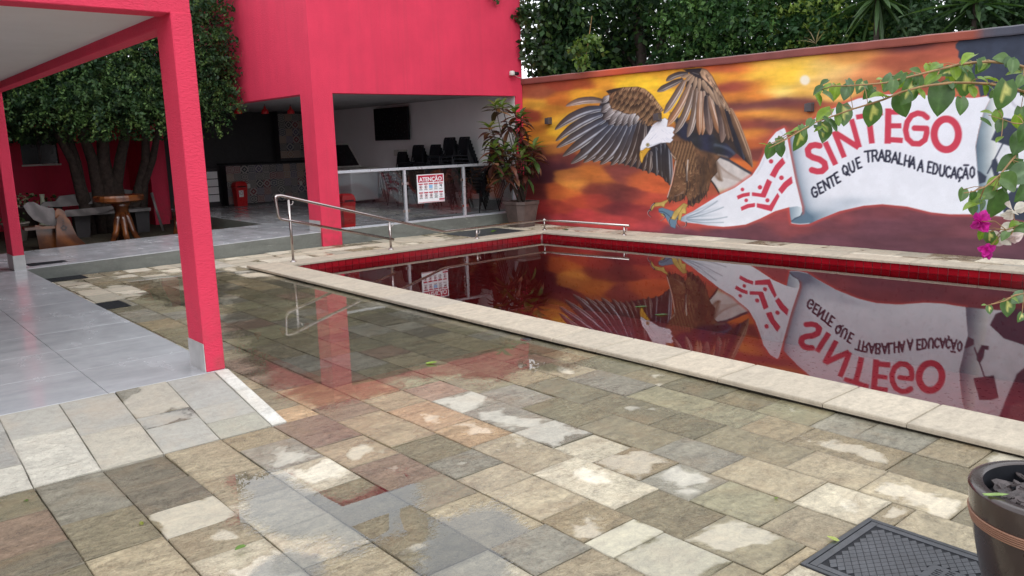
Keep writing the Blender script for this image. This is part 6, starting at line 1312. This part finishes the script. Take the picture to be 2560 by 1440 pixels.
for k, (x, y, Y, top) in enumerate(ROS):
    c = Q_(x, y, Y); c.x = min(c.x, mural_x(c.y)-0.18)
    rt_ = roots[k % 3]; mid = rt_.lerp(c, 0.5)+Vector((rc_.uniform(-.05, .05), rc_.uniform(-.05, .05), 0.1))
    MB().tube([tuple(rt_), tuple(mid), tuple(c)], [0.013, 0.010, 0.007], 7).build('stem', M['bark'], co, True)
    n = 12
    for i in range(n):
        a = 2.4*i+rc_.uniform(-.3, .3); f = i/n; el = (0.9-1.35*f)+rc_.uniform(-.2, .2) if top else (0.35-1.3*f)
        d = Vector((math.cos(a)*math.cos(el), math.sin(a)*math.cos(el), math.sin(el))); L = rc_.uniform(0.24, 0.36)*(0.8+0.4*f)
        p = c-Vector((0, 0, 0.16*f)); tipx = p+d*L
        if tipx.x > mural_x(tipx.y)-0.02: continue
        col = rc_.choice(CG) if (top and f < 0.5) else rc_.choice(CR+CG[2:3])
        leaf_obj('leaf', leaf_mesh('lance', L, 0.056, col, None, 0.4, rc_.uniform(0.2, 0.7), 5), co, Matrix.Translation(p) @ frame_from(d, Vector((0, 0, 1))))
# ---- foliage clouds
def leaf_cloud(name, blobs, n, size, cols, parent, seed, droop=0.3, clump=0.25, mat='leaf', shell=0.55, keep=None, aspect=0.5, spray=0.0, dens=14):
    """many small folded leaves through the crown volume; blobs = (cx,cy,cz,rx,ry,rz,weight)"""
    r = np.random.default_rng(seed); B = np.array(blobs, float); w = B[:, 6]/B[:, 6].sum(); nc = max(8, n//dens)
    bi = r.choice(len(B), nc, p=w); d = r.normal(size=(nc, 3)); d /= np.linalg.norm(d, axis=1)[:, None]; rad = (shell+(1-shell)*r.random(nc))**0.6
    cc_ = B[bi, :3]+d*B[bi, 3:6]*rad[:, None]
    ci = r.integers(0, nc, n); P = cc_[ci]+r.normal(size=(n, 3))*clump*np.array([1, 1, 0.75]); P[:, 2] -= droop*clump*np.abs(r.normal(size=n))
    if spray:                                              # leaves set along drooping twigs
        tw = d*np.array([1, 1, 0.5])+r.normal(size=(nc, 3))*0.45; tw[:, 2] -= 0.35; tw /= np.linalg.norm(tw, axis=1)[:, None]; ln = spray*r.uniform(0.3, 1.5, nc); s_ = r.random(n)
        P = cc_[ci]+tw[ci]*(ln[ci]*s_)[:, None]+r.normal(size=(n, 3))*(clump*0.42*(1.1-0.7*s_))[:, None]; P[:, 2] -= droop*0.25*ln[ci]*s_**2
    if keep is not None: m = keep(P); P = P[m]; ci = ci[m]; n = len(P)
    a = r.normal(size=(n, 3)); a[:, 2] -= 0.35; a /= np.linalg.norm(a, axis=1)[:, None]; t = r.normal(size=(n, 3)); t[:, 2] += 0.7
    b = np.cross(a, t); b /= np.linalg.norm(b, axis=1)[:, None]+1e-9; nn = np.cross(b, a); s = size*r.uniform(0.6, 1.35, n)[:, None]
    V = np.stack([P-a*s, P+b*s*aspect+nn*s*0.12, P+a*s, P-b*s*aspect+nn*s*0.12], 1).reshape(-1, 3)
    ck = r.integers(0, len(cols), nc); base = np.array(cols)[ck][ci]*r.uniform(0.65, 1.35, (n, 1)); C = np.concatenate([np.repeat(base, 4, 0), np.ones((n*4, 1))], 1)
    return bigmesh(name, V, np.arange(n*4).reshape(-1, 4), M[mat], parent, {'Col': C})
def limb(parent, name, pts, r0, r1, n=8): return MB().tube(pts, [r0+(r1-r0)*i/(len(pts)-1) for i in range(len(pts))], n).build(name, M['bark'], parent, True)
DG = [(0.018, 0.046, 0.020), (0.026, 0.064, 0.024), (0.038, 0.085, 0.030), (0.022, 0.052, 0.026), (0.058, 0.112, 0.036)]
# garden tree
gt = thing('garden_tree', (4.9, 18.9, 0.05), 'dense dark evergreen with several twisted trunks and drooping sprays in the garden', 'tree')
rt2 = random.Random(5)
for k, (tx, ty, bx_, by_, r) in enumerate(((4.1, 17.5, 4.6, 18.9, 0.15), (4.6, 17.7, 4.75, 18.9, 0.18), (5.0, 17.4, 4.9, 18.95, 0.16), (5.6, 17.6, 5.2, 18.9, 0.13), (3.4, 17.6, 4.5, 19.0, 0.12), (5.9, 17.2, 5.3, 19.0, 0.10), (3.9, 18.0, 4.4, 18.95, 0.10))):
    pts = [(bx_, by_, 0.05)]+[(bx_+(tx-bx_)*s+rt2.uniform(-.07, .07), by_+(ty-by_)*s+rt2.uniform(-.07, .07), 0.05+3.4*s) for s in (0.15, 0.3, 0.45, 0.6, 0.8, 1.0)]
    limb(gt, 'trunk', pts, r, r*0.45)
gb = [(4.4, 17.4, 3.6, 1.9, 1.5, 1.15, 5), (5.6, 17.0, 3.7, 1.15, 1.3, 1.2, 3), (3.2, 17.6, 3.5, 1.3, 1.5, 1.0, 3), (4.6, 17.6, 4.7, 1.7, 1.5, 1.0, 3), (6.0, 16.6, 4.2, 0.68, 1.0, 1.25, 2.2), (5.9, 16.4, 2.95, 0.65, 0.7, 0.45, 1.2), (4.5, 16.6, 2.75, 1.1, 0.7, 0.4, 1.8), (2.4, 18.0, 3.0, 1.0, 1.3, 0.9, 2), (1.5, 18.6, 3.3, 1.2, 1.5, 1.2, 1.5), (3.4, 18.6, 2.5, 1.0, 0.6, 0.5, 1.5), (4.6, 18.8, 5.2, 2.2, 1.6, 0.9, 3), (2.2, 17.8, 4.6, 1.6, 1.5, 0.8, 2), (5.5, 18.9, 3.2, 1.0, 0.9, 0.7, 1.5)]
lk = lambda P: (P[:, 0] < 6.62) & (P[:, 1] > 15.6) & (P[:, 2] > 1.95)
leaf_cloud('crown', gb, 125000, 0.042, DG, gt, 1, 0.9, 0.15, keep=lk, spray=0.5, dens=34)
leaf_cloud('lit_sprays', [(4.3, 16.35, 3.0, 1.2, 0.5, 0.5, 3), (4.6, 16.3, 2.5, 0.9, 0.4, 0.32, 2), (6.05, 16.1, 3.2, 0.5, 0.5, 0.7, 1.6), (5.2, 16.1, 3.6, 1.2, 0.5, 0.6, 2), (6.15, 15.95, 2.75, 0.4, 0.3, 0.3, 0.8), (6.2, 16.0, 4.2, 0.4, 0.4, 0.7, 1)], 12000, 0.032, [(0.07, 0.135, 0.035), (0.10, 0.165, 0.045), (0.05, 0.10, 0.03)], gt, 2, 1.2, 0.09, keep=lk, spray=0.7, dens=30)  # front sprays get paler greens, the light on them put into the colour
# trees beyond the mural
tr1 = thing('vine_covered_tree', (13.6, 11.6, -0.04), 'dark broad-leaved tree with forked trunk and sky gaps behind the mural corner', 'tree')
limb(tr1, 'trunk', [(13.6, 11.6, -0.04), (13.6, 11.6, 2.6), (13.55, 11.55, 3.4), (13.5, 11.7, 4.4), (13.6, 12.0, 5.6)], 0.16, 0.06); limb(tr1, 'branch', [(13.58, 11.58, 3.0), (13.7, 11.2, 3.6), (13.9, 10.7, 4.4), (14.2, 10.3, 5.4)], 0.08, 0.03); limb(tr1, 'branch', [(13.58, 11.6, 3.1), (13.5, 12.1, 3.6), (13.4, 12.6, 4.2)], 0.05, 0.02)
wk = lambda P: (P[:, 0] > mural_x(P[:, 1])+0.26) & ~((P[:, 0] < 13.2) & (P[:, 1] > 13.3) & (P[:, 2] < 3.1)) & ~((P[:, 0] < 11.6) & (P[:, 1] > 12.9))
leaf_cloud('crown', [(13.2, 12.5, 4.6, 1.3, 1.1, 1.5, 4), (13.3, 12.6, 3.4, 0.9, 0.9, 0.6, 1.6), (13.7, 11.0, 5.2, 1.5, 1.4, 1.3, 4), (12.5, 12.5, 4.4, 0.8, 0.7, 1.2, 2), (14.5, 13.5, 5.0, 1.2, 1.2, 1.8, 3), (13.4, 10.6, 3.15, 0.5, 0.5, 0.2, 0.4), (14.6, 12.0, 3.6, 0.8, 1.6, 0.8, 2), (12.35, 12.9, 3.9, 0.45, 0.35, 0.9, 2), (12.3, 12.6, 3.3, 0.4, 0.4, 0.3, 1.2)], 18000, 0.075, DG[:4]+[(0.06, 0.12, 0.03)], tr1, 4, 0.8, 0.20, keep=wk, aspect=0.62)
HED = [('leafy_tree', 'mid green small-leaved tree leaning over the mural behind the eagle', (14.0, 9.0), [(13.6, 9.0, 4.4, 1.3, 1.4, 1.5, 3), (13.4, 8.4, 3.4, 0.9, 1.2, 0.8, 2), (14.4, 9.6, 5.6, 1.5, 1.8, 1.6, 2), (13.5, 9.9, 3.7, 0.8, 0.8, 0.8, 1.3)], 26000, [(0.028, 0.078, 0.024), (0.020, 0.056, 0.020), (0.042, 0.10, 0.030), (0.07, 0.14, 0.038)], 0.05, 5),
       ('leafy_tree', 'tree with bright yellow green shoots behind the mural sun', (14.2, 7.0), [(13.7, 7.2, 3.9, 1.2, 1.2, 1.2, 3), (13.3, 6.9, 3.2, 0.7, 1.0, 0.45, 1.6), (14.5, 7.2, 5.4, 1.5, 1.5, 1.5, 2)], 22000, [(0.032, 0.086, 0.026), (0.024, 0.064, 0.022), (0.052, 0.115, 0.032), (0.13, 0.19, 0.035)], 0.048, 6),
       ('leafy_tree', 'grey green bushy tree behind the yucca rosettes over the mural', (14.0, 4.9), [(13.7, 5.4, 3.9, 1.1, 1.2, 1.2, 3), (13.3, 5.0, 3.2, 0.7, 1.2, 0.5, 2), (14.0, 3.6, 3.9, 1.2, 1.2, 1.2, 3), (14.6, 4.6, 5.4, 1.6, 1.8, 1.6, 2), (13.6, 2.2, 4.0, 1.2, 1.3, 1.4, 2)], 28000, [(0.045, 0.09, 0.045), (0.03, 0.065, 0.03), (0.06, 0.11, 0.05), (0.025, 0.055, 0.02)], 0.05, 7),
       ('background_tree', 'tall dark tree standing far behind the mural wall', (17.5, 8.0), [(17.5, 10.0, 5.0, 2.0, 2.2, 2.6, 3), (17.5, 6.5, 5.0, 2.0, 2.2, 2.8, 3), (17.8, 3.0, 5.0, 2.0, 2.2, 2.6, 3), (17.5, 8.0, 2.2, 1.8, 3.5, 1.6, 2), (18.5, 16.5, 5.5, 2.0, 2.4, 3.0, 2)], 30000, DG[:3], 0.085, 9)]
for nm, lab, (tx, ty), bl, n, cl, sz, sd_ in HED:
    t = thing(nm, (tx, ty, -0.04), lab, 'tree', 'trees beyond the mural wall')
    limb(t, 'trunk', [(tx, ty, -0.04), (tx+0.05, ty, 1.8), (tx, ty+0.1, 3.2), (tx+0.1, ty, 5.0)], 0.16, 0.06)
    for b in bl[:3]: limb(t, 'branch', [(tx, ty, 2.2), ((tx+b[0])/2, (ty+b[1])/2, (2.2+b[2])/2+0.2), (b[0], b[1], b[2])], 0.06, 0.02)
    leaf_cloud('crown', bl, n, sz, [tuple(q*1.25 for q in c) for c in cl], t, sd_, 0.3, 0.19, keep=wk, aspect=0.55, spray=0.4, dens=22)
for (px_, py_, lab, sd_, n) in ((2440, 8, 'spiky yucca rosette rising behind the dark end of the mural wall', 3, 64), (2195, -8, 'spiky yucca rosette half buried in foliage above the mural', 4, 56)):
    d_ = ray(px_, py_); q = Vector(CP+d_*(12.5/d_[0])); r = random.Random(sd_); t = thing('yucca', (q.x, q.y, -0.04), lab, 'plant', 'yuccas behind the mural wall')
    limb(t, 'trunk', [(q.x, q.y, -0.04), (q.x+0.03, q.y, 2.0), (q.x, q.y, q.z)], 0.05, 0.04)
    for i in range(n):
        a = 2.4*i; el = 1.3-2.5*i/n+r.uniform(-.15, .15); d = Vector((math.cos(a)*math.cos(el), math.sin(a)*math.cos(el), math.sin(el))); L = r.uniform(0.7, 1.05)
        e = q+d*L
        if e.x < mural_x(e.y)+0.3 and e.z < 3.05: continue
        leaf_obj('leaf', leaf_mesh('lance', L, 0.032, r.choice([(0.05, 0.10, 0.035), (0.07, 0.13, 0.05), (0.035, 0.075, 0.03)]), None, 0.6, r.uniform(0.05, 0.35), 5), t, Matrix.Translation(q) @ frame_from(d, Vector((0, 0, 1))))
dp = thing('dry_fronds', (*onx(2030, 95, 12.4)[:2], 2.99), 'withered pale palm fronds lying behind the mural capping', 'plant')
r = random.Random(2); q = Vector(onx(2040, 100, 12.45))
for i in range(9):
    d = Vector((r.uniform(-.2, .3), r.uniform(-.2, 1), r.uniform(-.1, .8))).normalized(); leaf_obj('leaf', leaf_mesh('lance', r.uniform(0.25, 0.42), 0.012, (0.42, 0.34, 0.24), None, 0.4, 0.3, 4), dp, Matrix.Translation(Vector((q.x, q.y, max(q.z-0.06, 3.0)))) @ frame_from(d, Vector((0, 0, 1))))
# creeper over the corner of the red wall and the sprig hanging over the capping
cv = thing('creeper', (11.6, 12.9, 3.0), 'leafy creeper hanging over the right edge of the tall red wall', 'creeper')
kv = lambda P: ~((P[:, 0] < 11.48) & (P[:, 1] > 12.97)) & ~((P[:, 2] < 3.02) & (P[:, 0] > mural_x(P[:, 1])-0.03) & (P[:, 0] < mural_x(P[:, 1])+0.26))
leaf_cloud('foliage', [(11.52, 12.88, 4.2, 0.14, 0.10, 0.75, 3), (11.50, 12.86, 3.55, 0.14, 0.08, 0.22, 2), (11.75, 12.7, 3.9, 0.28, 0.25, 0.7, 3), (10.72, 12.92, 4.75, 0.16, 0.06, 0.25, 1.2), (11.8, 12.6, 3.25, 0.22, 0.2, 0.16, 1)], 900, 0.062, [(0.028, 0.055, 0.024), (0.04, 0.08, 0.03), (0.055, 0.10, 0.035)], cv, 12, 0.5, 0.07, keep=kv, aspect=0.7, mat='leafbig')
MB().tube([(11.62, 12.82, 3.0), (11.56, 12.86, 3.5), (11.52, 12.90, 4.0), (11.50, 12.92, 4.6), (11.46, 12.93, 4.97)], 0.012, 6).build('stem', M['bark'], cv, True)
sp = thing('hanging_sprig', (11.62, 11.3, 3.0), 'bright green leafy sprig drooping over the mural capping', 'creeper')
pq = [Vector(onx(1480, 40, 12.2)), Vector(onx(1470, 110, 11.75)), Vector(onx(1462, 160, 11.50))]
MB().tube([tuple(p) for p in pq], [0.010, 0.008, 0.004], 6).build('stem', M['stem'], sp, True)
leaf_cloud('foliage', [(pq[1].x, pq[1].y, pq[1].z, 0.16, 0.26, 0.18, 3), (pq[2].x-0.03, pq[2].y, pq[2].z+0.04, 0.06, 0.12, 0.13, 2), (pq[1].x, pq[1].y+0.3, pq[1].z-0.05, 0.1, 0.14, 0.1, 1)], 260, 0.055, [(0.10, 0.18, 0.04), (0.075, 0.14, 0.035), (0.13, 0.20, 0.05)], sp, 13, 0.5, 0.07, keep=lambda P: (P[:, 0] < mural_x(P[:, 1])-0.06) | (P[:, 2] > 3.03), aspect=0.7, mat='leafbig')
# ---- fallen leaves
FLV = [((612, 1363), 62, 'bright green leaf lying on the rough foreground stone', (0.11, 0.22, 0.03), 0.02), ((355, 1311), 30, 'tiny yellow green leaf in the paving joint by the ramp', (0.25, 0.28, 0.05), 0), ((64, 1249), 30, 'small green leaf at the foot of the ramp', (0.13, 0.2, 0.05), 0), ((1066, 909), 55, 'lime green leaf floating on the wet paving', (0.28, 0.42, 0.04), 0.002), ((1942, 1243), 26, 'tiny green leaf fragment on the dry paving', (0.18, 0.28, 0.05), 0), ((2095, 1352), 50, 'curled yellow green leaf on the frame of the dark cover', (0.45, 0.52, 0.14), 0.006), ((1230, 580), 40, 'green leaf on the dark rubber mat', (0.12, 0.22, 0.04), 0.008), ((1420, 575), 34, 'dark green leaf at the foot of the mural', (0.05, 0.10, 0.03), 0.0)]
for (x, y), L, lab, col, dz in FLV:
    p = gz(x, y, 0.006+dz); Lm = L/FPX*np.linalg.norm(p-CP)*0.5; a = rc_.uniform(0, 6.28)
    V, F, C = leaf_mesh('heart', Lm, Lm*0.33, col, None, 0.35, -0.3, 6); zmin = min(v[2] for v in V); M4 = Matrix.Translation((p[0], p[1], 0.0045+dz-zmin)) @ Matrix.Rotation(a, 4, 'Z')
    tag(raw('fallen_leaf', [tuple(M4 @ Vector(v)) for v in V], F, M['leafbig'], attrs={'Col': C}, smooth=True), lab, 'leaf', 'fallen leaves')
for (x, y), lab in (((1590, 768), 'green leaf floating near the reflected wing in the pool'), ((1640, 788), 'smaller green leaf floating beside the reflected eagle head')):
    p = gz(x, y, WZ); V, F, C = leaf_mesh('heart', 0.13, 0.03, (0.05, 0.11, 0.03), None, 0.2, -0.1, 6); zmin = min(v[2] for v in V); M4 = Matrix.Translation((p[0], p[1], WZ+0.002-zmin)) @ Matrix.Rotation(-0.7, 4, 'Z')
    tag(raw('floating_leaf', [tuple(M4 @ Vector(v)) for v in V], F, M['leafbig'], attrs={'Col': C}, smooth=True), lab, 'leaf', 'leaves on the water')
# leaf and blossom resting on the planter rim
M4 = Matrix.Translation(Vector(gz(2462, 1237, ZR+0.005))) @ Matrix.Rotation(-0.9, 4, 'Z'); V, F, C = leaf_mesh('heart', 0.075, 0.014, (0.30, 0.45, 0.14), None, 0.2, -0.2, 6)
tag(raw('fallen_leaf', [tuple(M4 @ Vector(v)) for v in V], F, M['leafbig'], attrs={'Col': C}, smooth=True), 'pale green leaf resting on the rim of the large planter', 'leaf', 'fallen leaves')
